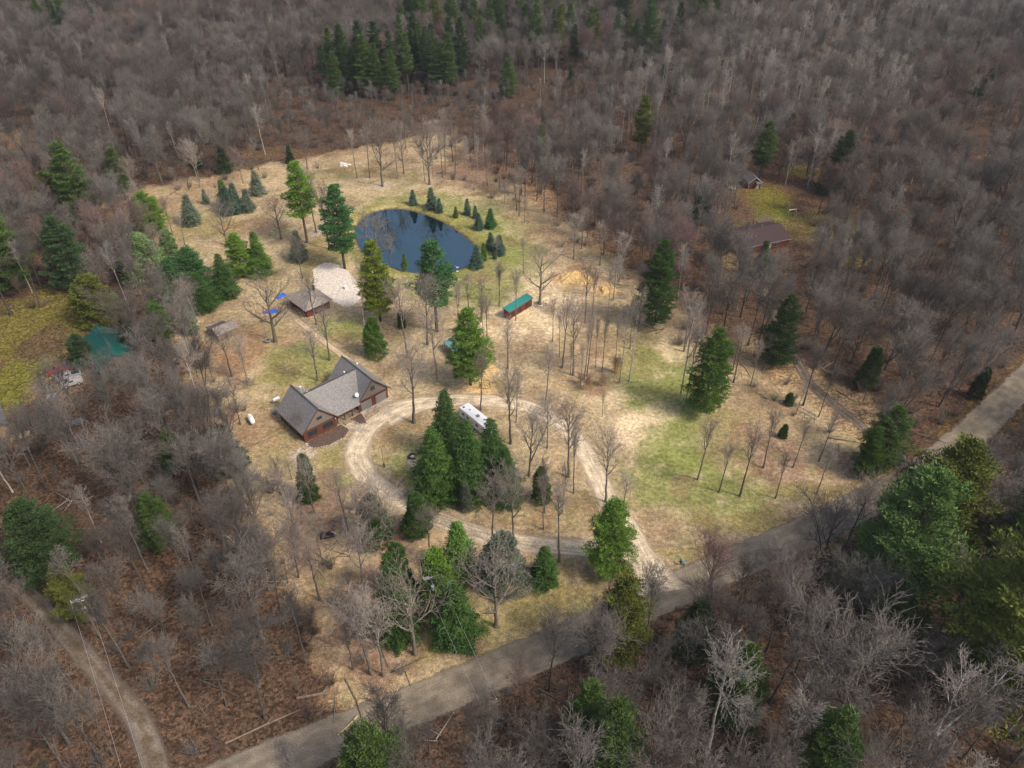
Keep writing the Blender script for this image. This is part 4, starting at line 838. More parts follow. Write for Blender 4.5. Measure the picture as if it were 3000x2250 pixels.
# thin woods here and there
dn = fbm(cx, cy, 45, 3); keep &= (dn > .36) | (rw.rand(len(cx)) < .45)
HOUSES = [W(2245, 690), W(2210, 535), W(60, 1230), W(300, 1010)]
for h_, r_ in zip(HOUSES, (15, 7, 6, 12)): keep &= np.hypot(cx-h_.x, cy-h_.y) > r_
cx, cy = cx[keep], cy[keep]; inn = in_poly(cx, cy, PARCEL); n = len(cx)
sp1 = fbm(cx+500, cy, 38, 3); sp2 = fbm(cx, cy+700, 30, 3); rr_ = rw.rand(n)
px_, py_ = [], []
for x_, y_ in zip(cx, cy):
    a, b = proj((x_, y_, 0)); px_.append(a); py_.append(b)
px_, py_ = np.array(px_), np.array(py_)
species = np.full(n, 0)                                    # 0 wood, 1 red, 2 pale, 3 conifer-ish understory
species[(sp1 > .60) & (rr_ < .5)] = 1
aspen = (px_ > 2050) & (px_ < 2650) & (py_ > 100) & (py_ < 420)
species[(aspen & (rr_ < .5)) | ((px_ > 2350) & (py_ < 130) & (rr_ < .45)) | ((px_ > 1550) & (px_ < 2050) & (py_ > 250) & (py_ < 400) & (rr_ < .4)) | (rr_ > .965)] = 2
dist = np.hypot(cx, cy)
vis = (px_ > -60) & (px_ < 3060) & (py_ < 2420) & (py_ > 0)
order = np.argsort(dist+np.where(vis, 0, 1e5)); NB = 300-len(BT)
near = set(order[:NB].tolist())
def zone(x, y):
    if x < 620 and y > 1500: return "bare grey tree in the leaf covered woods around the left gravel track", "woods around the left gravel track"
    if y > 1500 and x > 1900: return "bare brown tree in the dense woods on the near right side of the road", "woods right of the bottom"
    if y > 1900: return "bare brown tree in the woods on the near side of the road at the bottom", "woods at the bottom"
    if x < 1250: return "bare grey tree of the woods along the lot's left side", "woods along the left side"
    if x > 2000: return "bare brown tree of the woods near the road bend at right", "woods near the road bend"
    return "bare tree of the woods around the lot", "woods around the lot"
pts, scl, rot, idx = [], [], [], []
VAR = wood+reds+pales+yard[:2]+saps
for i in range(n):
    H = rw.uniform(14.5, 22) if rw.rand() > .28 else rw.uniform(7, 13)
    if species[i] == 2: H = rw.uniform(14, 20)
    if inn[i]: H *= .85
    if 800 < px_[i] < 1750 and 255 < py_[i] < 430 and not inn[i]: H = rw.uniform(6, 10.5)
    if species[i] == 1: vi = 7+rw.randint(2)
    elif species[i] == 2: vi = 9+rw.randint(2)
    else: vi = rw.randint(7)
    if inn[i] and species[i] == 0: vi = 11+rw.randint(2)
    k = VAR[vi]; rz = rw.uniform(0, 6.28); sx = rw.uniform(.78, 1.1)
    if i in near:
        lab, grp = zone(px_[i], py_[i])
        if inn[i]: lab, grp = "bare grey tree in the thicket inside the lot's left edge", "thicket inside the left edge"
        place(k, (cx[i], cy[i]), H, rz, lab, 'bare tree', grp, sx=sx)
    else:
        pts.append((cx[i], cy[i], 0)); scl.append((H/k.H*sx, H/k.H*sx, H/k.H)); rot.append((rw.normal(0, .03), rw.normal(0, .03), rz)); idx.append(vi)
print("woods", len(pts), "individual bare", NB+len(BT), "conifers", len(conifer_xy))

def scatter(name, kinds, pts, scl, rot, idx, label, cat):
    src = bpy.data.collections.new(name+"_kinds")
    for j, k in enumerate(kinds):
        if isinstance(k, bpy.types.Mesh): me = k
        else: V, F, T, m_ = k.joint; me = np_mesh("kind_%02d" % j, V, F, m_, {"tip": ('POINT', 'FLOAT', T)})
        o = bpy.data.objects.new("kind_%02d" % j, me); src.objects.link(o)
    me = bpy.data.meshes.new(name); me.from_pydata([tuple(p) for p in pts], [], [])
    a = me.attributes.new("scl", 'FLOAT_VECTOR', 'POINT'); a.data.foreach_set("vector", np.array(scl, dtype=np.float32).ravel())
    a = me.attributes.new("rot", 'FLOAT_VECTOR', 'POINT'); a.data.foreach_set("vector", np.array(rot, dtype=np.float32).ravel())
    a = me.attributes.new("idx", 'INT', 'POINT'); a.data.foreach_set("value", np.array(idx, dtype=np.int32))
    o = tag(link(bpy.data.objects.new(name, me)), label, cat, kind='stuff')
    ng = bpy.data.node_groups.new(name, 'GeometryNodeTree'); ng.interface.new_socket("Geometry", in_out='INPUT', socket_type='NodeSocketGeometry'); ng.interface.new_socket("Geometry", in_out='OUTPUT', socket_type='NodeSocketGeometry')
    N = ng.nodes; L = ng.links; gi = N.new("NodeGroupInput"); go = N.new("NodeGroupOutput")
    ci = N.new("GeometryNodeCollectionInfo"); ci.inputs["Collection"].default_value = src; ci.inputs["Separate Children"].default_value = True; ci.inputs["Reset Children"].default_value = True
    ip = N.new("GeometryNodeInstanceOnPoints"); ip.inputs["Pick Instance"].default_value = True
    def att(nm, t): q = N.new("GeometryNodeInputNamedAttribute"); q.data_type = t; q.inputs["Name"].default_value = nm; return q.outputs["Attribute"]
    L.new(gi.outputs[0], ip.inputs["Points"]); L.new(ci.outputs[0], ip.inputs["Instance"]); L.new(att("idx", 'INT'), ip.inputs["Instance Index"])
    L.new(att("rot", 'FLOAT_VECTOR'), ip.inputs["Rotation"]); L.new(att("scl", 'FLOAT_VECTOR'), ip.inputs["Scale"]); L.new(ip.outputs[0], go.inputs[0])
    o.modifiers.new("scatter", 'NODES').node_group = ng
    return o
scatter("woodland", VAR, pts, scl, rot, idx, "mass of bare grey and reddish hardwoods stretching to the top of the picture", "woodland")

# understory: twiggy brush, fallen sticks
def brush_mesh(seed, material, R=1.0, n=55):
    rd2 = random.Random(seed); S = []
    for i in range(n):
        a = rd2.uniform(0, 6.28); r = rd2.uniform(0, .35)*R; p = Vector((math.cos(a)*r, math.sin(a)*r, -.05)); d = Vector((math.cos(a)*rd2.uniform(.1, .7), math.sin(a)*rd2.uniform(.1, .7), 1)).normalized()
        L = rd2.uniform(.9, 2.4)*R; q = p+d*L*.5; e = q+(d+Vector((rd2.gauss(0, .25), rd2.gauss(0, .25), 0))).normalized()*L*.5
        S += [(p, q, .018, .014, .6), (q, e, .014, .008, 1)]
        for j in range(3):
            f = q.lerp(e, rd2.random()); S.append((f, f+(d+Vector((rd2.gauss(0, .6), rd2.gauss(0, .6), 0))).normalized()*L*.3, .011, .007, 1))
    V, F, T = prisms(S, 3); return np_mesh("brush", V, F, material, {"tip": ('POINT', 'FLOAT', T)})
def stick_mesh(seed, material):
    rd2 = random.Random(seed); S = []
    for i in range(3):
        a = rd2.uniform(0, 6.28); p = Vector((rd2.uniform(-1, 1), rd2.uniform(-1, 1), .05)); L = rd2.uniform(1.5, 5)
        q = p+Vector((math.cos(a)*L, math.sin(a)*L, rd2.uniform(0, .3))); S.append((p, q, rd2.uniform(.03, .09), .02, .2))
    V, F, T = prisms(S, 5); return np_mesh("sticks", V, F, material, {"tip": ('POINT', 'FLOAT', T)})
bk = [brush_mesh(1, M_bark_dim), brush_mesh(2, M_bark_red), brush_mesh(3, M_bark_yard), stick_mesh(4, M_bark_dim), stick_mesh(5, M_bark_yard), stick_mesh(6, M_bark_pale)]
m_ = 9500; ux = rw.uniform(-300, 300, m_); uy = 46+rw.uniform(0, 1, m_)**1.3*430; ok = np.abs(ux) < .66*uy+50
inl = in_poly(ux, uy, PARCEL); th = in_poly(ux, uy, TH1) | in_poly(ux, uy, TH2) | in_poly(ux, uy, TH3) | in_poly(ux, uy, TH4)
ok &= (~inl) | th
for P_ in CLEAR: ok &= ~in_poly(ux, uy, P_)
for pth, d_ in ((ROAD_C, 4.6), (TRACK_L, 3.0), (TRACK_R, 2.4), (DRIVE_A, 3.3), (DRIVE_B, 3.3)): ok &= poly_dist(ux, uy, [(p.x, p.y) for p in pth], False) > d_
ok &= poly_dist(ux, uy, POND) > 4
ux, uy, inl = ux[ok], uy[ok], inl[ok]
P_, S_, R_, I_ = [], [], [], []
for x_, y_, q_ in zip(ux, uy, inl):
    t = rw.rand(); ix = (2 if q_ else (0 if t < .35 else 1)) if t < .6 else (3 if t < .9 else (4 if t < .97 else 5)); s_ = rw.uniform(.7, 1.6)
    P_.append((x_, y_, 0)); S_.append((s_,)*3); R_.append((0, 0, rw.uniform(0, 6.28))); I_.append(ix)
scatter("undergrowth", bk, P_, S_, R_, I_, "twiggy brush and fallen sticks on the woodland floor", "undergrowth")
# ------------------------------------------------------------------ materials of built things
M_shingle = mat("grey_shingles", (.235, .225, .22), .9, .30, 3.2, .15, stretch=(1, 1, 1))
M_ridge = mat("dark_ridge_cap", (.07, .068, .068), .9, .2, 4)
M_shingle2 = mat("weathered_shingles", (.24, .22, .21), .95, .25, 2.5, .1, col2=(.33, .27, .22))
M_gable = mat("grey_gable_siding", (.19, .165, .15), .8, .12, 3, stretch=(1, 1, 8))
M_logs = mat("red_brown_logs", (.125, .05, .032), .65, .3, 3, .25, stretch=(1, 1, 5))
M_redwall = mat("red_board_wall", (.15, .04, .027), .7, .3, 5, .2, stretch=(1, 1, .3))
M_trimred = mat("dark_red_trim", (.10, .042, .032), .7, .2, 4)
M_gdoor = mat("grey_garage_door", (.24, .23, .22), .5, .05, 3)
M_white = mat("white_paint", (.80, .80, .80), .45, .05, 2, .4)
M_rvwhite = mat("white_camper_skin", (.86, .87, .89), .35, .04, 1.2, .4)
M_glass = mat("window_glass", (.03, .04, .06), .08, .1, 1, .6)
M_dark = mat("dark_metal", (.03, .03, .032), .5, .2, 4, .4)
M_greyp = mat("grey_plastic", (.20, .25, .28), .5, .1, 4, .4)
M_metal = mat("galvanised_metal", (.55, .57, .60), .4, .12, 4, .5, metal=.3)
M_wood = mat("weathered_wood", (.30, .235, .17), .85, .25, 4, .1, stretch=(1, 1, .4))
M_newwood = mat("light_wood", (.50, .38, .24), .8, .2, 3, .15)
M_pole = mat("utility_pole_wood", (.16, .15, .12), .9, .2, 4, .1, stretch=(1, 1, .3))
M_log = mat("fallen_log_bark", (.22, .17, .13), .95, .35, 2, .05)
M_stone = mat("field_stones", (.42, .38, .35), .9, .3, 3, .1, rnd=.25)
M_mulch = mat("red_mulch", (.125, .085, .070), 1, .4, 3, .05)
M_pave = mat("flagstone", (.52, .44, .36), .9, .3, 2.2, .1, col2=(.38, .31, .25))
M_tyre = mat("tyre_rubber", (.022, .023, .035), .7, .15, 4, .3)
M_teal = mat("blue_green_metal_roof", (.035, .24, .215), .45, .12, 1.5, .4)
M_teal2 = mat("faded_blue_green_roof", (.13, .26, .25), .6, .25, 2, .3)
M_barn = mat("green_metal_roof", (.012, .115, .095), .45, .08, 1, .4)
M_blue = mat("blue_tarp", (.01, .12, .60), .45, .25, 2.5, .4)
M_purple = mat("purple_tarp", (.12, .10, .50), .5, .25, 2.5, .4)
M_yellow = mat("yellow_tarp", (.60, .45, .12), .6, .25, 2.5, .4)
M_redcar = mat("red_car_paint", (.30, .015, .015), .3, .05, 1, .5)
M_whitecar = mat("white_car_paint", (.38, .38, .38), .35, .05, 1, .5)
M_maroon = mat("maroon_shingles", (.062, .040, .042), .9, .22, 3)
M_redhouse = mat("neighbour_red_wall", (.11, .035, .022), .7, .2, 3)
M_hay = mat("hay", (.58, .40, .18), 1, .4, 3, .05)
M_tarpblk = mat("black_tarp", (.02, .02, .025), .4, .4, 2)
M_dimgrey = mat("dim_grey_roof", (.12, .12, .13), .8, .12, 2)
M_turq = mat("turquoise_box", (.03, .28, .36), .4, .1, 3, .5)
def rotm(a): return Matrix.Rotation(a, 4, 'Z')
def fit(p0, p1, p2, z):
    """rectangle whose corner p1 and neighbours p0, p2 (photo px) lie at height z: centre, len01, len12, angle of p1->p0"""
    a, b, c = W(*p0, z), W(*p1, z), W(*p2, z); d = a-b; L = d.length; d.normalize(); n_ = Vector((-d.y, d.x, 0)); s = (c-b).dot(n_)
    return b+d*L/2+n_*s/2, L, abs(s), math.atan2(d.y, d.x)
def gable_roof(m, L, Wd, ze, zr, over=.4, th=.18, shift=0, cy=0):
    """ridge along local x, centred; eaves at +-Wd/2"""
    x0, x1 = -L/2-over, L/2+over; k = (zr-ze)/(Wd/2); yo = Wd/2+over; z0 = ze-k*over
    m.slab([(x0+shift, cy-yo, z0), (x1+shift, cy-yo, z0), (x1+shift, cy, zr), (x0+shift, cy, zr)], th)
    m.slab([(x0+shift, cy+yo, z0), (x1+shift, cy+yo, z0), (x1+shift, cy+.003, zr+.002), (x0+shift, cy+.003, zr+.002)], th)
    return m
def gable_wall(m, x, Wd, ze, zr, t=.14):
    n = len(m.v); m.v += [Vector(p) for p in ((x-t/2, -Wd/2, ze), (x-t/2, Wd/2, ze), (x-t/2, 0, zr), (x+t/2, -Wd/2, ze), (x+t/2, Wd/2, ze), (x+t/2, 0, zr))]
    m.f += [(n, n+2, n+1), (n+3, n+4, n+5), (n, n+1, n+4, n+3), (n+1, n+2, n+5, n+4), (n+2, n, n+3, n+5)]
def window(parent, x, z, wd, ht, y, name="window", cols=2, frame=None, ax='x'):
    """window on a wall facing local -y at plane y"""
    if ax == 'x': f = MB().box((x, y-.03, z), (wd, .08, ht)).build(name, frame or M_dark, parent)
    else: f = MB().box((y, x, z), (.08, wd, ht)).build(name, frame or M_dark, parent)
    g = MB()
    for i in range(cols):
        cx_ = x-wd/2+wd*(i+.5)/cols
        if ax == 'x': g.box((cx_, y-.08, z), (wd/cols-.09, .03, ht-.14))
        else: g.box((y+(.05 if y > 0 else -.05), cx_, z), (.03, wd/cols-.09, ht-.14))
    g.build("pane", M_glass, f); return f

# ------------------------------------------------------------------ the house (local u = x, back = +y)
HO = (-40.0, 123.4); HA = math.radians(42.5)
house = empty("house", (HO[0], HO[1], 0), HA, "large log house with two grey shingled gable wings and a garage beside the driveway", "house")
ZE, ZR = 3.0, 7.3
wl_ = MB()                                                          # log walls
wl_.b2((-3.9, .25, 0), (3.9, 10.2, 2.95)); wl_.b2((3.9, 3.2, 0), (10.0, 9.6, 2.9)); wl_.b2((10.0, .85, 0), (17.6, 11.9, 2.95))
wl_.build("wall", M_logs, house)
# roofs built along local y for the wings
def wing_roof(m, xc, y0, y1, half, ze, zr, over=.35, th=.2):
    k = (zr-ze)/half; xo = half+over; z0 = ze-k*over
    m.slab([(xc-xo, y0, z0), (xc-xo, y1, z0), (xc, y1, zr), (xc, y0, zr)], th)
    m.slab([(xc+xo, y0, z0), (xc+xo, y1, z0), (xc+.003, y1, zr+.002), (xc+.003, y0, zr+.002)], th)
rf = MB(); wing_roof(rf, 0, -.25, 10.6, 4.05, ZE, ZR); wing_roof(rf, 13.8, .35, 12.3, 4.05, ZE, ZR)
rf.slab([(3.95, -.15, 2.95), (9.9, -.15, 2.95), (13.6, 6.3, 7.0), (.25, 6.3, 7.0)], .18)
rf.slab([(2.9, 10.4, 4.1), (10.9, 10.4, 4.1), (13.6, 6.303, 7.002), (.25, 6.303, 7.002)], .18)
roof = rf.build("roof", M_shingle, house)
rc = MB(); rc.b2((-.14, -.25, ZR-.04), (.14, 10.6, ZR+.05)); rc.b2((13.66, .35, ZR-.04), (13.94, 12.3, ZR+.05)); rc.b2((.2, 6.17, 6.97), (13.6, 6.43, 7.06))
rc.build("ridge_cap", M_ridge, roof)
gw = MB()
for xc, y in ((0, .18), (13.8, .78)):
    n_ = len(gw.v); t_ = .12; hw_ = 3.85; zz = ZR-.25
    gw.v += [Vector(p) for p in ((xc-hw_, y-t_, ZE), (xc+hw_, y-t_, ZE), (xc, y-t_, zz), (xc-hw_, y, ZE), (xc+hw_, y, ZE), (xc, y, zz))]
    gw.f += [(n_, n_+1, n_+2), (n_+3, n_+5, n_+4), (n_, n_+3, n_+4, n_+1), (n_+1, n_+4, n_+5, n_+2), (n_+2, n_+5, n_+3, n_)]
gw.build("gable", M_gable, house)
fs = MB()                                                            # rake boards
for xc, y in ((0, -.30), (13.8, .30)):
    for s in (-1, 1):
        a = Vector((xc+s*4.4, y, ZE-.45)); b = Vector((xc, y, ZR-.08)); fs.bar(a, b, .11)
fs.build("rake_board", M_trimred, house)
for i, xc in enumerate((11.85, 15.65)):
    d = MB(); d.b2((xc-1.35, .74, .05), (xc+1.35, .84, 2.3))
    dd = d.build("garage_door", M_gdoor, house); ln = MB()
    for z in (.6, 1.15, 1.7): ln.b2((xc-1.33, .725, z-.015), (xc+1.33, .742, z+.015))
    ln.build("panel_line", M_dark, dd)
    MB().b2((xc-1.5, .70, 2.31), (xc+1.5, .84, 2.48)).build("door_header", M_trimred, house)
MB().b2((9.9, -.6, -.02), (17.7, .74, .05)).build("door_sill", M_pave, house)
window(house, -1.9, 1.6, 2.2, 1.25, .22, cols=3); window(house, 1.9, 1.6, 2.4, 1.25, .22, cols=3)
window(house, .1, 4.6, 1.2, .7, .05, cols=3); window(house, 13.8, 4.8, 1.0, 1.0, .65, cols=2)
for y in (2.5, 5.2, 8.2): window(house, y, 1.6, 1.2, 1.1, -3.93, cols=2, ax='y')
window(house, 5.4, 1.5, 1.2, 1.2, 3.15); window(house, 8.6, 1.5, 1.2, 1.2, 3.15)
MB().b2((6.6, 3.1, .3), (7.5, 3.18, 2.3)).build("front_door", M_dark, house)
MB().b2((3.95, .4, 0), (9.95, 3.15, .3)).build("porch_floor", M_wood, house)
for x in (4.3, 6.1, 8.0, 9.7): MB().b2((x-.09, .42, .3), (x+.09, .6, 2.85)).build("porch_post", M_trimred, house)
st = MB()
for i in range(3): st.b2((5.3, .38-.35*(i+1), 0), (6.9, .39-.35*i, .28-.09*i))
st.build("steps", M_wood, house)
for x in (5.25, 6.95): MB().bar((x, .3, 1.15), (x, -.8, .9), .04).bar((x, -.8, 0), (x, -.8, .9), .035).build("handrail", M_dark, house)
MB().bar((7.0, .5, 1.05), (9.7, .5, 1.05), .045).bar((7.0, .5, .6), (9.7, .5, .6), .03).build("porch_rail", M_dark, house)
for x, y, z0, h, r in ((2.0, 7.4, 4.8, 1.3, .13), (1.2, 8.8, 6.0, 1.1, .12), (10.9, 6.7, 6.8, .5, .10), (16.0, 9.8, 4.9, .4, .12), (1.6, 6.2, 5.4, .5, .08)):
    v = MB().tube([(x, y, z0), (x, y, z0+h)], r, 10).build("roof_vent", M_metal, roof); MB().tube([(x, y, z0+h), (x, y, z0+h+.14), (x, y, z0+h+.2)], [r*2, r*2, r*.7], 10).build("vent_cap", M_white, v)
MB().tube([(2.6, 10.3, 2), (2.6, 10.3, 5.6)], .16, 10).build("flue_pipe", M_metal, house)
ds = MB().tube([(9.9, 1.3, 4.3), (9.9, 1.0, 4.9)], .04, 6).build("satellite_dish", M_metal, roof)
MB().tube([(9.9, .95, 4.9), (9.9, .85, 4.95), (9.9, .78, 5.0)], [.1, .35, .48], 14).build("dish_bowl", M_metal, ds)
lm = MB().box((3.7, .12, 2.3), (.16, .14, .22)).build("porch_lamp", M_white, house)

def local(o, x, y, z=0): v = Matrix.Rotation(HA, 3, 'Z') @ Vector((x, y, 0)); return (HO[0]+v.x, HO[1]+v.y, z)
def lpoly(P, z): return [local(None, x, y, z) for x, y in P]
# planting beds, flagstones
rs = random.Random(8)
def jag(P, st_=.5, j=.08):
    out = []
    for i in range(len(P)):
        a, b = Vector((*P[i], 0)), Vector((*P[(i+1) % len(P)], 0)); n_ = max(1, int((b-a).length/st_))
        for k in range(n_): q = a.lerp(b, k/n_); out.append((q.x+rs.uniform(-j, j), q.y+rs.uniform(-j, j)))
    return out
BED1 = [(-4.2, .1), (4.6, .1), (4.9, -1.0), (5.2, -2.6), (3.0, -4.0), (-.5, -3.9), (-3.0, -3.0), (-4.5, -1.6)]
BED2 = [(7.1, .2), (9.9, .3), (9.7, -1.6), (8.9, -3.4), (7.6, -2.4)]
for lab, bd in (("large red mulch bed in front of the house's left gable", BED1), ("small red mulch bed between the porch steps and the garage", BED2)):
    o = empty("planting_bed", local(None, bd[0][0], bd[0][1]), 0, lab, "planting bed"); ol = Vector(o.location)
    P_ = jag(bd); m = MB().prism([tuple((Vector(local(None, *p))-ol)[:2]) for p in P_], 0, .09); m.build("mulch", M_mulch, o)
    st_ = MB()
    for p in jag(bd, .34, .1):
        if p[1] < -.3: q = Vector(local(None, *p))-ol; st_.box((q.x, q.y, .1), (rs.uniform(.2, .4), rs.uniform(.18, .32), rs.uniform(.12, .26)), rs.uniform(0, 3), taper=.7)
    st_.build("stone_edging", M_pave, o)
wk = MB()
for i in range(46):
    t = i/45; x = 6.1+1.2*t+rs.uniform(-.6, .6); y = -.9-4.6*t+rs.uniform(-.25, .25)
    q = local(None, x, y); wk.box((q[0], q[1], .03+i*.0007), (rs.uniform(.45, .8), rs.uniform(.4, .65), .06), rs.uniform(0, 3), taper=.9)
tag(wk.build("flagstone_walk", M_pave), kind='structure')
pt = MB()
for i in range(70):
    x = -6.3+rs.uniform(-1.9, 2.4); y = -2.2+rs.uniform(-2.2, 2.0); q = local(None, x, y); pt.box((q[0], q[1], .03+i*.0006), (rs.uniform(.5, .9), rs.uniform(.4, .8), .06), rs.uniform(0, 3), taper=.9)
tag(pt.build("stone_patio", M_pave), kind='structure')
# things along the left wall of the house
def thing(name, loc, rz, label, cat, group=None): return empty(name, loc, rz, label, cat, group)
o = thing("fuel_tank", W(812, 1182), math.radians(38), "small white horizontal tank on legs at the back left corner of the house", "tank")
MB().tube([(-.8, 0, 1.25), (-.68, 0, 1.25), (.68, 0, 1.25), (.8, 0, 1.25)], [.25, .42, .42, .25], 14).build("tank_body", M_white, o, True)
for x in (-.5, .5):
    for y in (-.3, .3): MB().bar((x, y*1.2, 0), (x, y*.7, .95), .04).build("leg", M_metal, o)
o = thing("ramp", W(812, 1204), 0, "pale sheet of plywood lying by the left wall of the house", "board"); o.rotation_euler[2] = math.radians(-50)
MB().box((0, 0, .12), (2.9, 1.1, .06)).build("sheet", M_newwood, o); MB().box((0, .3, .05), (2.8, .08, .08)).box((0, -.3, .05), (2.8, .08, .08)).build("batten", M_wood, o)
for (px, py), lab, r in (((806, 1214), "leftmost grey wheeled bin by the left wall of the house", 0), ((829, 1225), "grey bin with a pale ring lid by the left wall of the house", 1), ((838, 1235), "rightmost grey bin by the left wall of the house", 2)):
    o = thing("bin", W(px, py), HA, lab, "bin")
    if r == 1:
        MB().tube([(0, 0, 0), (0, 0, 1.0)], [.36, .45], 14).build("body", M_greyp, o); MB().tube([(0, 0, 1.0), (0, 0, 1.06)], [.5, .5], 14).build("lid", M_metal, o)
    else:
        MB().box((0, 0, .5), (.6, .65, .95), taper=1.15).build("body", M_greyp, o); MB().box((0, -.03, 1.02), (.75, .8, .08)).build("lid", M_dark if r else M_greyp, o)
        for s in (-1, 1): MB().tube([(s*.32, .3, .12), (s*.26, .3, .12)], .12, 10).build("wheel", M_tyre, o)
# propane tank
o = thing("propane_tank", W(738, 1237), math.radians(-58), "long white propane tank on the bare ground left of the house", "propane tank")
MB().tube([(-1.55, 0, .95), (-1.5, 0, .95), (-1.32, 0, .95), (-1.0, 0, .95), (1.0, 0, .95), (1.32, 0, .95), (1.5, 0, .95), (1.55, 0, .95)], [.1, .3, .48, .56, .56, .48, .3, .1], 18).build("tank_body", M_white, o, True)
MB().tube([(0, 0, 1.48), (0, 0, 1.66)], [.2, .17], 10).build("valve_dome", M_metal, o)
for x in (-.9, .9): MB().box((x, 0, .25), (.2, .85, .5)).build("foot", M_stone, o)

# ------------------------------------------------------------------ cabin by the sand
c_, L_, W_, a_ = fit((975, 877), (894, 912), (826, 872), 2.6)
cb = empty("cabin", (c_.x, c_.y, 0), a_, "dark red cabin with a grey hipped roof half covered in leaves, beside the sand patch", "cabin")
MB().b2((-L_/2+.7, -W_/2+.7, 0), (L_/2-.7, W_/2-.7, 2.55)).build("wall", M_redwall, cb)
m = MB(); q = [(-L_/2, -W_/2, 2.55), (L_/2, -W_/2, 2.55), (L_/2, W_/2, 2.55), (-L_/2, W_/2, 2.55)]; r0, r1 = (-L_/2+W_/2.6, 0, 4.6), (L_/2-W_/2.6, 0, 4.6)
if L_ < W_: r0, r1 = (0, -W_/2+L_/2.6, 4.6), (0, W_/2-L_/2.6, 4.6)
n_ = 0; m.v = [Vector(p) for p in q+[r0, r1]]+[Vector((p[0], p[1], 2.4)) for p in q]
m.f = ([(0, 1, 5, 4), (1, 2, 5), (2, 3, 4, 5), (3, 0, 4)] if L_ >= W_ else [(0, 1, 4), (1, 2, 5, 4), (2, 3, 5), (3, 0, 4, 5)])+[(0, 6, 7, 1), (1, 7, 8, 2), (2, 8, 9, 3), (3, 9, 6, 0), (6, 9, 8, 7)]
cr_ = m.build("roof", M_shingle2, cb)
MB().box((L_*.28, W_*.1, 4.3), (.45, .45, 1.5)).build("chimney", M_dark, cr_)
for x in (-1.5, 1.5): window(cb, x, 1.4, 1.0, .9, -W_/2+.68)
MB().box((0, -W_/2+.66, 1.0), (.9, .06, 2.0)).build("door", M_dark, cb)
for i, (x, y) in enumerate(((-L_/2+.2, W_*.3), (-L_/2+.2, 0), (-L_/2+.2, -W_*.35))): MB().b2((x-.08, y-.08, 0), (x+.08, y+.08, 2.4)).build("porch_post", M_trimred, cb)
# firewood under the eave
o = thing("firewood_stack", W(858, 905), a_+math.pi/2, "stacked split firewood along the cabin's left wall", "firewood")
m = MB()
for i in range(70):
    x_, z_ = rs.uniform(-2.8, 2.8), .1+.16*rs.randint(0, 6); m.tube([(x_, -.25, z_), (x_, .25, z_)], .085, 6)
m.build("logs", M_log, o)
def tarp(name, px, rx, ry, hgt, material, lab, seed, rz=0.3):
    r2 = random.Random(seed); m = MB(); n_ = 9; o = None; V = []
    for i in range(n_):
        for j in range(n_):
            u, v = 2*i/(n_-1)-1, 2*j/(n_-1)-1; e = max(abs(u), abs(v))
            V.append(Vector((u*rx*(1+r2.uniform(-.12, .12)), v*ry*(1+r2.uniform(-.12, .12)), .02+hgt*(1-e**3)*r2.uniform(.5, 1.1))))
    m.v = V; m.f = [(i*n_+j, (i+1)*n_+j, (i+1)*n_+j+1, i*n_+j+1) for i in range(n_-1) for j in range(n_-1)]
    o = m.build(name, material); b = W(*px); o.location = (b.x, b.y, 0); o.rotation_euler[2] = rz; tag(o, lab, "tarp"); return o
tarp("tarp", (823, 869), 1.5, .55, .9, M_blue, "narrow bright blue tarp against the cabin's upper left corner", 1, .8)
tarp("tarp", (802, 912), 1.1, .9, .5, M_blue, "bright blue tarp, right half of the heap beside the swing tree", 2)
tarp("tarp", (783, 917), 1.1, 1.0, .5, M_purple, "purple blue tarp left of the bright one beside the swing tree", 3)
tarp("tarp", (777, 922), .9, .35, .25, M_yellow, "small yellow tarp at the left edge of the blue heap", 4)
def heap(name, px, r, h, label, cat, material, n_=60, ln=1.2, rad=.03):
    o = thing(name, W(*px), 0, label, cat); S = []; r2 = random.Random(int(px[0]))
    for i in range(n_):
        a = r2.uniform(0, 6.28); q = Vector((math.cos(a)*r*r2.random(), math.sin(a)*r*r2.random(), r2.uniform(.03, h))); b = r2.uniform(0, 6.28); d = Vector((math.cos(b), math.sin(b), r2.uniform(-.15, .3)))*ln*r2.uniform(.5, 1)
        S.append((q-d/2, q+d/2, rad*r2.uniform(.6, 1.5), rad*.5, .4))
    V, F, T = prisms(S, 4); V[:, 2] = np.maximum(V[:, 2], .01); link(bpy.data.objects.new("branches", np_mesh("branches", V, F, material, {"tip": ('POINT', 'FLOAT', T)})), o); return o
heap("brush_pile", (771, 941), 1.0, .4, "small heap of cut branches near the cabin path", "brush pile", M_bark_yard)
heap("brush_pile", (998, 940), 1.5, .5, "grey heap of cut branches on the lawn below the sand patch", "brush pile", M_bark_yard, 90)
heap("brush_pile", (722, 1125), 2.2, .6, "round brown heap of brush in the left thicket by the house", "brush pile", M_bark_yard, 120)
o = thing("cooler", W(1014, 845), .3, "small white box standing on the sand patch", "box")
MB().box((0, 0, .4), (.75, .95, .8)).build("body", M_white, o); MB().box((0, 0, .84), (.8, 1.0, .08)).build("lid", M_white, o)
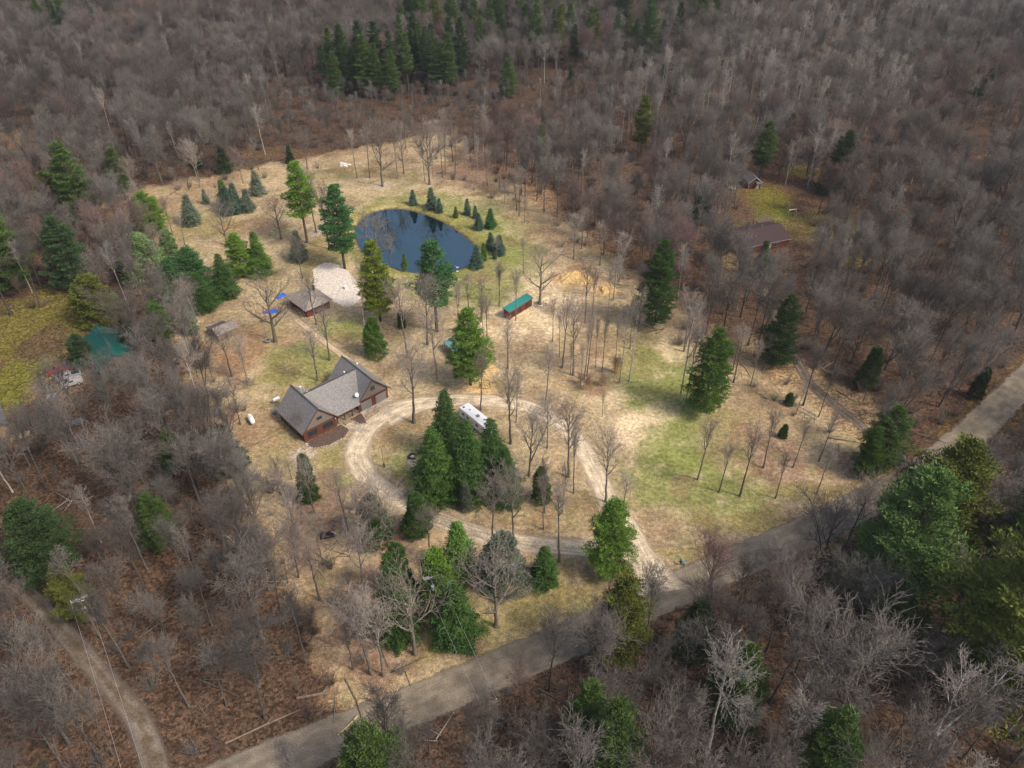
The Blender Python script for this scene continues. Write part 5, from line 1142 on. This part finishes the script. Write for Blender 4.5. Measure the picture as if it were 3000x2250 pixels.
# tire swing and planter
o = thing("tyre_swing", W(785, 1002), 0, "round ring swing with a pale rim hanging under the wide grey tree", "swing")
def torus(m, c, R_, r, n1_=20, n2_=8, flat=1):
    b = len(m.v)
    for i in range(n1_):
        for j in range(n2_):
            a, e = 2*math.pi*i/n1_, 2*math.pi*j/n2_; m.v.append(Vector((c[0]+math.cos(a)*(R_+r*math.cos(e)), c[1]+math.sin(a)*(R_+r*math.cos(e)), c[2]+r*math.sin(e)*flat)))
    for i in range(n1_):
        for j in range(n2_): m.f.append((b+i*n2_+j, b+((i+1) % n1_)*n2_+j, b+((i+1) % n1_)*n2_+(j+1) % n2_, b+i*n2_+(j+1) % n2_))
    return m
torus(MB(), (0, 0, .55), .62, .14).build("rim", M_greyp, o, True); m = MB()
for i in range(6): a = i*math.pi/3; m.bar((math.cos(a)*.6, math.sin(a)*.6, .55), (-math.cos(a)*.6, -math.sin(a)*.6, .55), .02)
m.build("web", M_dark, o); m = MB()
for i in range(3): a = i*2.09; m.bar((math.cos(a)*.62, math.sin(a)*.62, .6), (0, 0, 5.5), .025)
m.build("rope", M_wood, o)
# small grey shed
c_, L_, W_, a_ = fit((693, 955), (637, 980), (622, 962), 2.1)
sh = empty("shed", (c_.x, c_.y, 0), a_, "small grey wooden shed with a lean-to at the left edge of the yard", "shed")
L_ = 5.2; W_ = 3.6
MB().b2((-L_/2, -W_/2, 0), (L_/2, W_/2, 2.1)).build("wall", M_wood, sh); r = MB(); gable_roof(r, L_, W_, 2.1, 3.1, .3, .1); r.build("roof", M_shingle2, sh)
gm = MB(); gable_wall(gm, -L_/2, W_, 2.1, 3.0); gable_wall(gm, L_/2, W_, 2.1, 3.0); gm.build("gable", M_wood, sh)
for x in (-.6, .5): MB().box((x, -W_/2-.03, .95), (.85, .05, 1.8)).build("door", M_trimred if x < 0 else M_gable, sh)
sgn = 1
MB().b2((-L_/2, W_/2, 0), (L_/2-1, W_/2+2.0, 1.5)).build("lean_to", M_wood, sh); MB().slab([(-L_/2-.2, W_/2+2.2, 1.5), (L_/2-.8, W_/2+2.2, 1.5), (L_/2-.8, W_/2, 2.2), (-L_/2-.2, W_/2, 2.2)], .08).build("lean_to_roof", M_dimgrey, sh)

# ------------------------------------------------------------------ long red shed and open lean-to in the yard
c_, L_, W_, a_ = fit((1562, 870.5), (1491.9, 914), (1464.7, 908.5), 2.6)
ls = empty("animal_shed", (c_.x, c_.y, 0), a_, "long red board shed with a bright blue green metal roof beside the great oak", "shed")
MB().b2((-L_/2+.25, -W_/2+.25, 0), (L_/2-.25, W_/2-.25, 2.45)).build("wall", M_redwall, ls)
m = MB(); m.slab([(-L_/2, -W_/2, 2.5), (L_/2, -W_/2, 2.5), (L_/2, W_/2, 2.85), (-L_/2, W_/2, 2.85)], .1); rr2 = m.build("roof", M_teal, ls)
m = MB()
for i in range(17): x = -L_/2+L_*i/16; m.bar((x, -W_/2, 2.515), (x, W_/2, 2.865), .03)
m.build("roof_seams", M_teal, rr2)
MB().b2((-L_/2, -W_/2-.05, 2.28), (L_/2, -W_/2-.01, 2.46)).build("fascia", M_gable, ls)
m = MB()
for i in range(5): x = -L_/2+.4+(L_-.8)*i/4; m.b2((x-.09, -W_/2+.14, 0), (x+.09, -W_/2+.245, 2.3))
m.build("wall_post", M_trimred, ls)
for x in (-3.2, -.3, 2.6): MB().b2((x-.6, -W_/2+.2, .5), (x+.6, -W_/2+.24, 1.9)).build("door_opening", M_dark, ls)
c_, L_, W_, a_ = fit((1383, 1046), (1352, 1057), (1284, 1003), 2.3)
lt = empty("open_shelter", (c_.x, c_.y, 0), a_, "open fronted red shelter with a faded blue green roof behind the bright pine", "shelter")
m = MB(); m.slab([(-L_/2, -W_/2, 2.6), (L_/2, -W_/2, 2.6), (L_/2, W_/2, 2.25), (-L_/2, W_/2, 2.25)], .1); m.build("roof", M_teal2, lt)
MB().b2((L_/2-.25, -W_/2+.2, 0), (L_/2-.15, W_/2-.2, 2.2)).b2((-L_/2+.2, -W_/2+.15, 0), (L_/2-.25, -W_/2+.25, 2.3)).b2((-L_/2+.2, W_/2-.3, 0), (-L_/2+.3, W_/2-.2, 2.1)).build("wall", M_redwall, lt)
for i in range(5):
    y = -W_/2+.2+(W_-.4)*i/4; MB().b2((-L_/2+.12, y-.06, 0), (-L_/2+.24, y+.06, 2.25)).build("post", M_white, lt)
# round feeder and hay heaps
o = thing("hay_feeder", W(1420, 1133), 0, "round metal hay feeder ring on trampled straw left of the driveway bend", "feeder")
torus(MB(), (0, 0, 1.1), 1.15, .04, 24, 6).build("top_ring", M_dark, o); torus(MB(), (0, 0, .3), 1.15, .04, 24, 6).build("bottom_ring", M_dark, o)
m = MB()
for i in range(14): a = 6.283*i/14; m.bar((1.15*math.cos(a), 1.15*math.sin(a), 0), (1.15*math.cos(a), 1.15*math.sin(a), 1.1), .025)
m.build("upright", M_dark, o); tarp("hay", (1420, 1131), 1.0, 1.0, .6, M_hay, "loose hay inside the round metal feeder", 9)["category"] = "hay"
for px, rx, ry, h, lab, sd_ in (((1680, 812), 4.5, 2.6, 1.3, "largest straw heap at the upper right of the horse yard", 11), ((1712, 826), 2.5, 1.6, .9, "middle straw heap at the upper right of the horse yard", 12), ((1780, 848), 2.3, 2.2, 1.2, "round straw heap near the right boundary", 13), ((1420, 1085), 2.6, 1.6, .7, "low straw heap right of the bright pine", 14)):
    h_ = tarp("straw_heap", px, rx, ry, h, M_hay, lab, sd_, .3); h_["category"] = "straw heap"

# ------------------------------------------------------------------ camper
c_, L_, W_, a_ = fit((1452, 1243), (1370, 1178), (1344, 1192), 3.1)
L_ = 9.4; W_ = 2.5
rv = empty("camper", (c_.x, c_.y, 0), a_, "white camper trailer parked behind the spruces in the driveway loop", "camper")
m = MB(); prof = [(-4.7, .75), (-4.7, 2.9), (-4.5, 3.12), (4.0, 3.12), (4.55, 2.75), (4.75, 1.6), (4.5, .75)]
m.v = [Vector((x, -1.25, z)) for x, z in prof]+[Vector((x, 1.25, z)) for x, z in prof]; k_ = len(prof)
m.f = [tuple(range(k_)), tuple(range(2*k_-1, k_-1, -1))]+[(i, i+k_, (i+1) % k_+k_, (i+1) % k_) for i in range(k_)]
bd = m.build("body", M_rvwhite, rv)
for x, z in ((-3.2, 2.05), (-1.6, 2.05), (1.5, 2.05)):
    for s in (-1, 1): MB().box((x, s*1.27, z), (.9, .05, .55)).build("window", M_glass, rv)
MB().box((.3, 1.27, 1.8), (.7, .04, 1.9)).build("door", M_gdoor, rv)
for x, y, d in ((-3.9, -.5, (.4, .4, .12)), (-2.4, 0, (.3, .3, .08)), (.4, 0, (.7, .6, .25)), (2.2, .3, (.4, .35, .14)), (3.2, -.3, (.35, .35, .1)), (3.0, .6, (.15, .15, .2))):
    MB().box((x, y, 3.13+d[2]/2), d).build("roof_vent", M_dark if x < -3 else M_gdoor, rv)
for x in (-.6, .4):
    for s in (-1, 1): w_ = MB().tube([(x, s*1.0, .38), (x, s*1.24, .38)], .38, 14).build("wheel", M_tyre, rv)
MB().bar((4.4, .5, .6), (5.7, 0, .55), .06).bar((4.4, -.5, .6), (5.7, 0, .55), .06).bar((5.5, 0, 0), (5.5, 0, .7), .05).build("hitch", M_dark, rv)

# ------------------------------------------------------------------ small things in the loop and at the road
b = W(1126, 1369); o = thing("post", b, 0, "pale slanting wooden post with a dark foot on the grass in the driveway loop", "post")
MB().tube([(0, 0, 0), (0, 0, 1.2)], [.2, .16], 9).build("base", M_dark, o); MB().tube([(0, 0, 1.2), (0, 0, 5.4)], .13, 9).build("shaft", M_newwood, o)
o = thing("tyre_planter", W(1209, 1340), 0, "big black tractor tyre lying flat by the pile of pale stones", "tyre")
torus(MB(), (0, 0, .28), .72, .30, 24, 10, .85).build("tyre", M_tyre, o, True); m = MB().tube([(0, 0, 0), (0, 0, .3)], .5, 14); m.build("soil", M_stone, o)
m = MB(); r2 = random.Random(3)
for i in range(150):
    m.box((r2.gauss(0, .55), r2.gauss(0, .75), r2.uniform(.03, .2)), (r2.uniform(.12, .3), r2.uniform(.12, .3), r2.uniform(.1, .2)), r2.uniform(0, 3), taper=.7)
o = m.build("stone_pile", M_stone); b = W(1207, 1357); o.location = (b.x, b.y, 0); tag(o, "heap of pale fist sized stones below the tractor tyre", "stones")
o = tag(MB().box((0, 0, .12), (.35, .25, .25), taper=.7).box((.3, .2, .1), (.25, .2, .2), taper=.7).build("red_bricks", mat("red_brick", (.45, .14, .09), .9, .2, 5)), "couple of red bricks left of the tractor tyre", "bricks"); b = W(1198, 1345); o.location = (b.x, b.y, 0)
o = thing("mailbox", W(1994, 1655), math.radians(20), "dark mailbox and turquoise paper box on one post at the driveway mouth", "mailbox")
MB().box((0, 0, .6), (.12, .12, 1.2)).build("post", M_wood, o); MB().tube([(0, -.3, 1.3), (0, .3, 1.3)], .2, 12).build("box", M_turq, o); MB().box((-.15, -.1, .95), (.3, .5, .28)).build("paper_box", M_dark, o)
o = thing("flower_stand", W(2014, 1655), math.radians(20), "low empty black metal frame on the verge beside the mailbox", "frame"); m = MB()
for s in (-.45, .45):
    m.bar((-1.0, s, .55), (1.0, s, .55), .03)
    for x in (-1, 0, 1): m.bar((x, s, 0), (x, s, .75), .03)
for x in (-1, 1): m.bar((x, -.45, .55), (x, .45, .55), .03)
m.build("rails", M_dark, o); MB().box((-.35, .05, .5), (.7, .35, .2)).build("tray", M_greyp, o)
o = thing("picnic_bench", W(803, 1412), math.radians(30), "weathered picnic table at the left boundary below the house", "picnic table")
m = MB(); [m.box((0, y, .75), (1.9, .22, .05)) for y in (-.26, 0, .26)]; m.build("tabletop", M_newwood, o)
for s in (-1, 1):
    MB().box((0, s*.75, .45), (1.9, .28, .05)).build("seat", M_newwood, o)
    MB().bar((s*.7, -.8, 0), (s*.7, .2, .74), .05).bar((s*.7, .8, 0), (s*.7, -.2, .74), .05).bar((s*.7, -.8, .42), (s*.7, .8, .42), .05).build("leg", M_wood, o)
heap("brush_pile", (812, 1425), 1.4, .4, "dark heap of sticks at the foot of the picnic table", "brush pile", M_bark_pine, 60)
tarp("tarp", (957, 1568), 1.3, .8, .5, M_tarpblk, "black plastic sheet under bare branches in the lower left thicket", 21)
o = thing("lawn_sculpture", W(1340, 797), 0, "white propeller toy on a thin dark stick at the pond's near shore", "ornament")
MB().bar((0, 0, 0), (0, 0, 1.7), .035).build("stick", M_dark, o)
for z, s in ((1.5, .45), (.25, .4)):
    m = MB()
    for a in (.3, 2.4, 4.5): m.box((math.cos(a)*s*.5, math.sin(a)*s*.5, z), (s, .2, .12), a)
    m.build("vane", M_white, o)
o = thing("junk_pile", W(1009, 487), 0, "heap of white sheets dumped at the far edge of the clearing", "scrap heap"); m = MB()
for x, y, z, d, r_ in ((-.9, 0, .7, (1.3, .6, 1.4), .4), (.2, .3, .5, (1.2, .8, .9), .1), (.5, -.4, .25, (1.4, .7, .4), -.2), (1.6, .7, .35, (1.6, .5, .4), .3)): m.box((x, y, z), d, r_, .2, .15, taper=.8)
m.build("sheet_scraps", M_white, o)
o = tag(MB().box((0, 0, .15), (.7, .5, .3), .4, taper=.8).build("rock", M_pave), "single pale rock on the grass above the pond", "rock"); b = W(1152, 546); o.location = (b.x, b.y, 0)
def ring(px, r, lab, n_=40):
    m = MB(); r2 = random.Random(int(px[0]))
    for i in range(n_*3): a = r2.uniform(0, 6.28); q = r*math.sqrt(r2.uniform(.1, 1)); m.box((math.cos(a)*q, math.sin(a)*q, .06), (r2.uniform(.15, .35), r2.uniform(.15, .3), .14), a, taper=.7)
    o = m.build("stone_ring", M_stone); b = W(*px); o.location = (b.x, b.y, 0); tag(o, lab, "stones")
ring((1120, 547), 2.6, "ring of small stones round the thick dark tree above the pond"); ring((925, 683), 2.4, "ring of stones round the bare tree left of the pond pine"); ring((1583, 893), 1.9, "ring of stones at the foot of the great oak")
m = MB(); r2 = random.Random(77); a0, a1 = w(500, 520), w(580, 495)
for i in range(160):
    t = r2.random(); p = a0.lerp(a1, t); m.box((p.x+r2.gauss(0, 1), p.y+r2.gauss(0, 1.3), .08), (r2.uniform(.2, .5), r2.uniform(.2, .4), .2), r2.uniform(0, 3), taper=.7)
tag(m.build("brick_rubble", mat("pinkish_rubble", (.5, .33, .27), .9, .3, 3)), "long strewn line of pinkish rubble in the upper left clearing", "rubble")
# fallen logs
for i, (x0, y0, x1, y1, r, lab) in enumerate(((1012, 1990, 1068, 2130, .14, "straight fallen log crossing the near left corner leaves"), (1050, 2098, 990, 2155, .16, "pale log end nearest the road at the near left corner"), (870, 2048, 1000, 2030, .22, "long thick log lying along the road side left of the lot"), (660, 2180, 880, 2080, .16, "dark rotten log along the road ditch"),
    (880, 1612, 920, 1640, .10, "thin fallen branch in orange leaves, left thicket"), (910, 1660, 955, 1695, .13, "pale broken log in orange leaves, left thicket"), (560, 1560, 610, 1575, .12, "log in the leaves left of the boundary"), (645, 1567, 685, 1590, .14, "short pale log in the leaves left of the boundary"),
    (2165, 1060, 2200, 1105, .12, "broken pale trunk lying across the boundary at right"), (2605, 1185, 2680, 1195, .14, "dark fallen trunk in the woods beyond the track"), (2640, 1248, 2690, 1275, .16, "bare grey log near the track mouth"), (1660, 1047, 1730, 1036, .08, "thin fallen pole across the slim grove"), (440, 1250, 560, 1243, .16, "long fallen trunk left of the boundary by the bare woods"), (2630, 965, 2680, 975, .12, "fallen trunk high in the right woods"))):
    a, b = W(x0, y0), W(x1, y1); m = MB(); md = a.lerp(b, .5)+Vector((.3, .2, .1))
    m.tube([Vector((a.x, a.y, r)), Vector((md.x, md.y, r+.08)), Vector((b.x, b.y, r*.7))], [r, r*.85, r*.6], 8); m.bar((md.x, md.y, r), (md.x+.8, md.y+1.0, r+.5), r*.3)
    tag(m.build("fallen_log", M_newwood if "pale" in lab else M_log), lab, "fallen log")

# ------------------------------------------------------------------ power line
def upole(px, py, H, rz, lab, transformer=True, top=None, z0=0):
    b = W(px, py); o = thing("utility_pole", b, rz, lab, "utility pole")
    MB().tube([(0, 0, -.3), (0, 0, H)], [.17, .11], 10).build("pole", M_pole, o)
    ca = MB().box((0, -.14, H-.25), (2.5, .1, .13)).box((0, .14, H-.25), (2.5, .1, .13)).build("crossarm", M_metal if transformer else M_wood, o)
    m = MB()
    for x in (-1.15, 1.15): m.tube([(x, .1, H-.18), (x, .1, H+.05)], [.05, .07], 8)
    m.build("insulator", M_white, ca)
    if transformer:
        MB().box((.1, .16, H-1.0), (1.1, .08, .08), 0, .2).build("fuse_bracket", M_white, o)
        t = MB().tube([(0, -.42, H-2.9), (0, -.42, H-2.0), (0, -.42, H-1.9)], [.3, .3, .2], 14).build("transformer", M_metal, o, False); MB().tube([(0, -.42, H-1.9), (0, -.42, H-1.7)], .06, 8).build("bushing", M_dark, t)
    return Vector((b.x, b.y, H)), rz
LD = math.radians(27)
pA = upole(296, 1871, 10.6, LD+.15, "utility pole with a grey transformer beside the left gravel track")
pB = upole(1272, 1790, 9.2, LD-.05, "utility pole with a white crossarm and transformer at the near edge of the lot")
pC = upole(1436, 2160, 9.3, LD-.05, "utility pole with weathered crossarms in the woods across the road", transformer=False)
pD = (W(700, 2500)+Vector((0, 0, 10)), 0)
pE = upole(2135, 75, 11, 1.2, "distant utility pole at the edge of the far conifer stand", transformer=False); pF = upole(1868, 175, 11, 1.2, "distant utility pole where the line crosses the middle of the far woods", transformer=False)
pG = (w(700, 240)+Vector((0, 0, 11)), 1.2); pH = (w(1760, -60)+Vector((0, 0, 11)), 1.2)
def wires(a, b, lab, sag=1.0, rad=.016, mt=None):
    (pa, ra), (pb, rb) = a, b; o = thing("power_line", (pa.x, pa.y, 0), 0, lab, "power line"); base = Vector((pa.x, pa.y, 0))
    for s in (-1.15, 1.15):
        q0 = pa+Vector((math.cos(ra)*s, math.sin(ra)*s, .05)); q1 = pb+Vector((math.cos(rb)*s, math.sin(rb)*s, .05)); P_ = []
        for i in range(17): t = i/16; q = q0.lerp(q1, t); P_.append(q-base-Vector((0, 0, sag*4*t*(1-t))))
        MB().tube(P_, rad, 4, False).build("wire", mt or M_metal, o)
wires(pB, pC, "pair of wires from the lot's pole over the road to the pole in the woods", .5)
wires(pA, (W(470, 2420)+Vector((0, 0, 9.8)), LD), "pair of wires leaving the left track's pole toward the bottom edge", .8)
wires(pF, pG, "distant wires sagging in front of the pines beyond the pond", 2, .014, M_dark); wires(pF, pE, "distant wires between the two far poles", 1.5, .014, M_dark); wires(pE, pH, "distant wires leaving the far pole at the top of the picture", 1.5, .014, M_dark)
g = MB().bar((0, 0, 8.3), (3.6, -4.5, 0), .02); o = tag(g.build("guy_wire", M_metal), "guy wire bracing the lot's pole to the ground on the road side", "guy wire"); b = W(1272, 1790); o.location = (b.x, b.y, 0)

# ------------------------------------------------------------------ neighbours
# green roofed barn at left
a, b = W(280, 954, 6), W(334.6, 1041, 6); c_ = (a+b)/2; d = (a-b).normalized(); L_ = (a-b).length; ang = math.atan2(d.y, d.x)
e = W(230.6, 990, 3.3); half = abs((e-b).x*-d.y+(e-b).y*d.x)
bn = empty("barn", (c_.x, c_.y, 0), ang, "barn with a dark green metal gable roof in the neighbour's clearing at left", "barn")
MB().b2((-L_/2+.3, -half+.3, 0), (L_/2-.3, half-.3, 3.2)).build("wall", M_gable, bn); r = MB(); gable_roof(r, L_-.6, 2*half-.6, 3.4, 6.0, .3, .12); rr3 = r.build("roof", M_barn, bn)
gm = MB(); gable_wall(gm, -L_/2+.35, 2*half-.6, 3.2, 5.8); gable_wall(gm, L_/2-.35, 2*half-.6, 3.2, 5.8); gm.build("gable", M_gable, bn)
MB().b2((-L_/2, -.12, 6.0), (L_/2, .12, 6.07)).build("ridge_cap", M_barn, rr3)
# house corner at the left edge
lhx = W(38, 1262); lh = empty("neighbour_house", (lhx.x-6, lhx.y+1, 0), math.radians(128), "grey roofed house cut by the left edge of the picture", "house")
MB().b2((-5.5, -3.6, 0), (5.5, 3.6, 3)).build("wall", M_wood, lh); r = MB(); gable_roof(r, 11, 7.2, 3, 5.2, .4, .15); r.build("roof", M_dimgrey, lh)
window(lh, 1, 1.6, 1.4, 1.1, -3.62); gm = MB(); gable_wall(gm, -5.45, 7.2, 3, 5.1); gable_wall(gm, 5.45, 7.2, 3, 5.1); gm.build("gable", M_wood, lh)
dk = empty("deck", W(62, 1282), math.radians(28), "raised tan wooden deck beside the house at the left edge", "deck")
MB().box((0, 0, .55), (3.6, 1.9, .1)).build("floor", M_newwood, dk)
for x in (-1.7, 1.7):
    for y in (-.85, .85): MB().box((x, y, .3), (.12, .12, .55)).build("post", M_wood, dk)
MB().bar((-1.7, -.9, 1.4), (1.7, -.9, 1.4), .04).bar((-1.7, -.9, .6), (-1.7, -.9, 1.4), .04).bar((1.7, -.9, .6), (1.7, -.9, 1.4), .04).build("railing", M_wood, dk)
def vehicle(px, rz, body_m, lab, cat, pickup=True, Lv=5.3):
    b = W(*px); o = thing(cat.replace(' ', '_'), b, rz, lab, cat); h = Lv/2
    def prof(P, hw, name, mt, tp=.9):
        m = MB(); k_ = len(P); m.v = [Vector((x, -hw*(tp if z > 1.15 else 1), z)) for x, z in P]+[Vector((x, hw*(tp if z > 1.15 else 1), z)) for x, z in P]
        m.f = [tuple(range(k_)), tuple(range(2*k_-1, k_-1, -1))]+[(i, i+k_, (i+1) % k_+k_, (i+1) % k_) for i in range(k_)]; return m.build(name, mt, o)
    prof([(-h, .45), (-h, 1.0), (-h+.15, 1.12), (h-1.5, 1.15), (h-.3, 1.05), (h, .85), (h, .45)], .95, "body", body_m)
    if pickup:
        prof([(-.5, 1.12), (-.4, 1.72), (.6, 1.74), (1.25, 1.14)], .86, "cab", body_m, .85); MB().box((-h+1.05, 0, 1.135), (1.75, 1.5, .05)).build("bed", M_dark, o)
        prof([(.66, 1.70), (1.30, 1.17), (1.33, 1.2), (.69, 1.74)], .74, "windshield", M_glass, .85)
    else:
        prof([(-h+.2, 1.12), (-h+.5, 1.68), (.5, 1.70), (1.25, 1.14)], .86, "cab", body_m, .85); prof([(.56, 1.67), (1.30, 1.17), (1.33, 1.2), (.59, 1.71)], .74, "windshield", M_glass, .85)
    for s in (-1, 1):
        MB().box((.1, s*.83, 1.42), (.95, .06, .35)).build("side_window", M_glass, o)
        for x in (-h+1.0, h-.95): wv = MB().tube([(x, s*.72, .36), (x, s*.97, .36)], .36, 14).build("wheel", M_tyre, o); MB().tube([(x, s*.97, .36), (x, s*.985, .36)], .19, 10).build("rim", M_metal, wv)
        MB().box((h+.01, s*.66, .78), (.05, .35, .16)).build("headlight", M_white, o)
    MB().box((h+.05, 0, .5), (.12, 1.8, .18)).build("bumper", M_metal, o); return o
vehicle((176, 1090), math.radians(214), M_redcar, "red pickup truck parked at the neighbour's gravel yard", "pickup truck")
vehicle((203, 1107), math.radians(208), M_whitecar, "white pickup truck directly beside the red one", "pickup truck")
vehicle((213, 1127), math.radians(212), M_whitecar, "white car in the neighbour's yard under bare branches, lowest of three", "car", False, 4.6)
o = thing("utility_trailer", W(215, 1248), math.radians(22), "low pale trailer under bare trees in the woods at left", "trailer")
MB().box((0, 0, .75), (3.9, 1.7, .5)).build("tray", M_dimgrey, o); MB().bar((1.9, 0, .5), (3.2, 0, .5), .05).build("hitch", M_dark, o)
for s in (-1, 1): MB().tube([(0, s*.8, .35), (0, s*1.0, .35)], .34, 12).build("wheel", M_tyre, o)
o = thing("wood_boiler", W(160, 1175), .4, "small grey box with a peaked lid in the neighbour's yard", "outdoor furnace")
MB().box((0, 0, .8), (1.5, 1.3, 1.6)).build("body", M_dimgrey, o); MB().slab([(-.9, -.8, 1.6), (.9, -.8, 1.6), (.9, 0, 2.0), (-.9, 0, 2.0)], .06).slab([(-.9, .8, 1.6), (.9, .8, 1.6), (.9, .003, 2.002), (-.9, .003, 2.002)], .06).build("lid", M_metal, o)
for px, lab, rz in (((82, 1245), "left one of two dark motorbikes by the deck at the left edge", .5), ((94, 1243), "right one of two dark motorbikes by the deck at the left edge", .6)):
    o = thing("motorbike", W(*px), rz+1.2, lab, "motorbike")
    for x in (-.65, .65): torus(MB(), (0, 0, 0), .26, .07, 16, 6); m = MB(); torus(m, (0, 0, 0), .26, .07, 16, 6); m.v = [Vector((v.x+x, v.z, v.y+.33)) for v in m.v]; m.build("wheel", M_tyre, o)
    MB().box((0, 0, .62), (.9, .28, .34), taper=.7).build("engine_body", M_dark, o); MB().box((-.25, 0, .86), (.6, .26, .12)).build("saddle", M_tyre, o); MB().bar((.45, -.35, 1.05), (.45, .35, 1.05), .025).bar((.65, 0, .35), (.45, 0, 1.05), .03).build("handlebar", M_metal, o)
# red house at right
a, b = W(2150.6, 680.7, 4.8), W(2286, 654.5, 4.8); c_ = (a+b)/2; d = (b-a).normalized(); L_ = (a-b).length; ang = math.atan2(d.y, d.x)
e = W(2191, 727, 2.7); half = min(6, abs((e-a).x*-d.y+(e-a).y*d.x))
rh = empty("neighbour_house", (c_.x, c_.y, 0), ang, "long red house with a maroon roof among the woods at right", "house")
MB().b2((-L_/2+.3, -half+.4, 0), (L_/2-.3, half-.4, 2.7)).build("wall", M_redhouse, rh); r = MB(); gable_roof(r, L_-.6, 2*half-.8, 2.8, 4.8, .4, .15); r.build("roof", M_maroon, rh)
gm = MB(); gable_wall(gm, -L_/2+.35, 2*half-.8, 2.7, 4.6); gable_wall(gm, L_/2-.35, 2*half-.8, 2.7, 4.6); gm.build("gable", M_redhouse, rh)
MB().b2((-L_/2, -half-.02, 2.52), (L_/2, -half+.05, 2.66)).build("gutter", M_whitecar, rh)
for x in (-5, -1, 3.4): window(rh, x, 1.5, 1.7, 1.2, -half+.38, frame=M_whitecar)
MB().box((1.0, -half+.36, 1.0), (.95, .06, 2.0)).build("door", M_whitecar, rh); MB().tube([(2, .6, 4.3), (2, .6, 5.2)], .1, 8).build("roof_vent", M_metal, rh)
c_, L_, W_, a_ = fit((2270, 645), (2225, 654), (2210, 639), 2.5)
pg = empty("pergola", (c_.x, c_.y, 0), a_, "dark slatted pergola behind the red house at right", "pergola"); m = MB()
for i in range(12): x = -L_/2+L_*i/11; m.box((x, 0, 2.55), (.14, W_, .14))
m.build("slats", M_wood, pg)
for y in (-W_/2+.3, W_/2-.3): MB().box((0, y, 2.4), (L_, .12, .18)).build("beam", M_trimred, pg)
for x in (-L_/2+.3, L_/2-.3):
    for y in (-W_/2+.3, W_/2-.3): MB().box((x, y, 1.15), (.16, .16, 2.3)).build("post", M_trimred, pg)
bs = W(2206, 553); rs_ = empty("red_shed", (bs.x, bs.y+2.5, 0), math.radians(8), "small red shed with white edges at the top of the neighbour's lawn", "shed")
MB().b2((-2.2, -2.5, 0), (2.2, 2.5, 2.3)).build("wall", M_redhouse, rs_)
m = MB(); wing_roof(m, 0, -2.7, 2.7, 2.2, 2.3, 3.9, .2, .1); m.build("roof", M_dimgrey, rs_)
n_ = MB(); n_.v = [Vector(p) for p in ((-2.2, -2.5, 2.3), (2.2, -2.5, 2.3), (0, -2.5, 3.8), (-2.2, -2.42, 2.3), (2.2, -2.42, 2.3), (0, -2.42, 3.8))]; n_.f = [(0, 1, 2), (3, 5, 4), (0, 3, 4, 1), (1, 4, 5, 2), (2, 5, 3, 0)]; n_.build("gable", M_redhouse, rs_)
for s in (-1, 1): MB().bar((s*2.45, -2.76, 2.1), (0, -2.76, 3.92), .09).bar((s*2.2, -2.56, 0), (s*2.2, -2.56, 2.2), .08).build("white_trim", M_whitecar, rs_)
MB().box((1.0, -2.53, 1.0), (.95, .06, 1.9)).build("door", M_whitecar, rs_); MB().slab([(.2, -3.6, 2.1), (1.9, -3.6, 2.1), (1.9, -2.5, 2.5), (.2, -2.5, 2.5)], .06).build("door_roof", M_dimgrey, rs_)
o = thing("swing_set", W(2318, 632), .3, "small swing frame on the neighbour's lawn right of the pergola", "swing set")
MB().bar((-1.4, 0, 2.1), (1.4, 0, 2.1), .05).bar((-1.4, -.7, 0), (-1.4, 0, 2.1), .04).bar((-1.4, .7, 0), (-1.4, 0, 2.1), .04).bar((1.4, -.7, 0), (1.4, 0, 2.1), .04).bar((1.4, .7, 0), (1.4, 0, 2.1), .04).build("frame", M_metal, o)
for x in (-.5, .5): MB().box((x, 0, .5), (.5, .2, .04)).bar((x-.2, 0, .5), (x-.2, 0, 2.1), .01).bar((x+.2, 0, .5), (x+.2, 0, 2.1), .01).build("swing_seat", M_dark, o)
heap("firewood_stack", (2143, 555), 1.4, 1.0, "heap of split wood left of the neighbour's red shed", "firewood", M_bark_pale, 60, .7, .1)

# ------------------------------------------------------------------ thin spring haze
hz = MB().b2((-900, -150, -6), (900, 1500, 125)).build("haze", bpy.data.materials.new("haze_air"))
hm = hz.data.materials[0]; hm.use_nodes = True; hn = hm.node_tree.nodes; hn.remove(hn["Principled BSDF"])
pv = hn.new("ShaderNodeVolumePrincipled"); pv.inputs["Color"].default_value = (.80, .86, .95, 1); pv.inputs["Density"].default_value = .00012; pv.inputs["Anisotropy"].default_value = .2
hm.node_tree.links.new(pv.outputs[0], hn["Material Output"].inputs["Volume"]); tag(hz, kind='stuff')
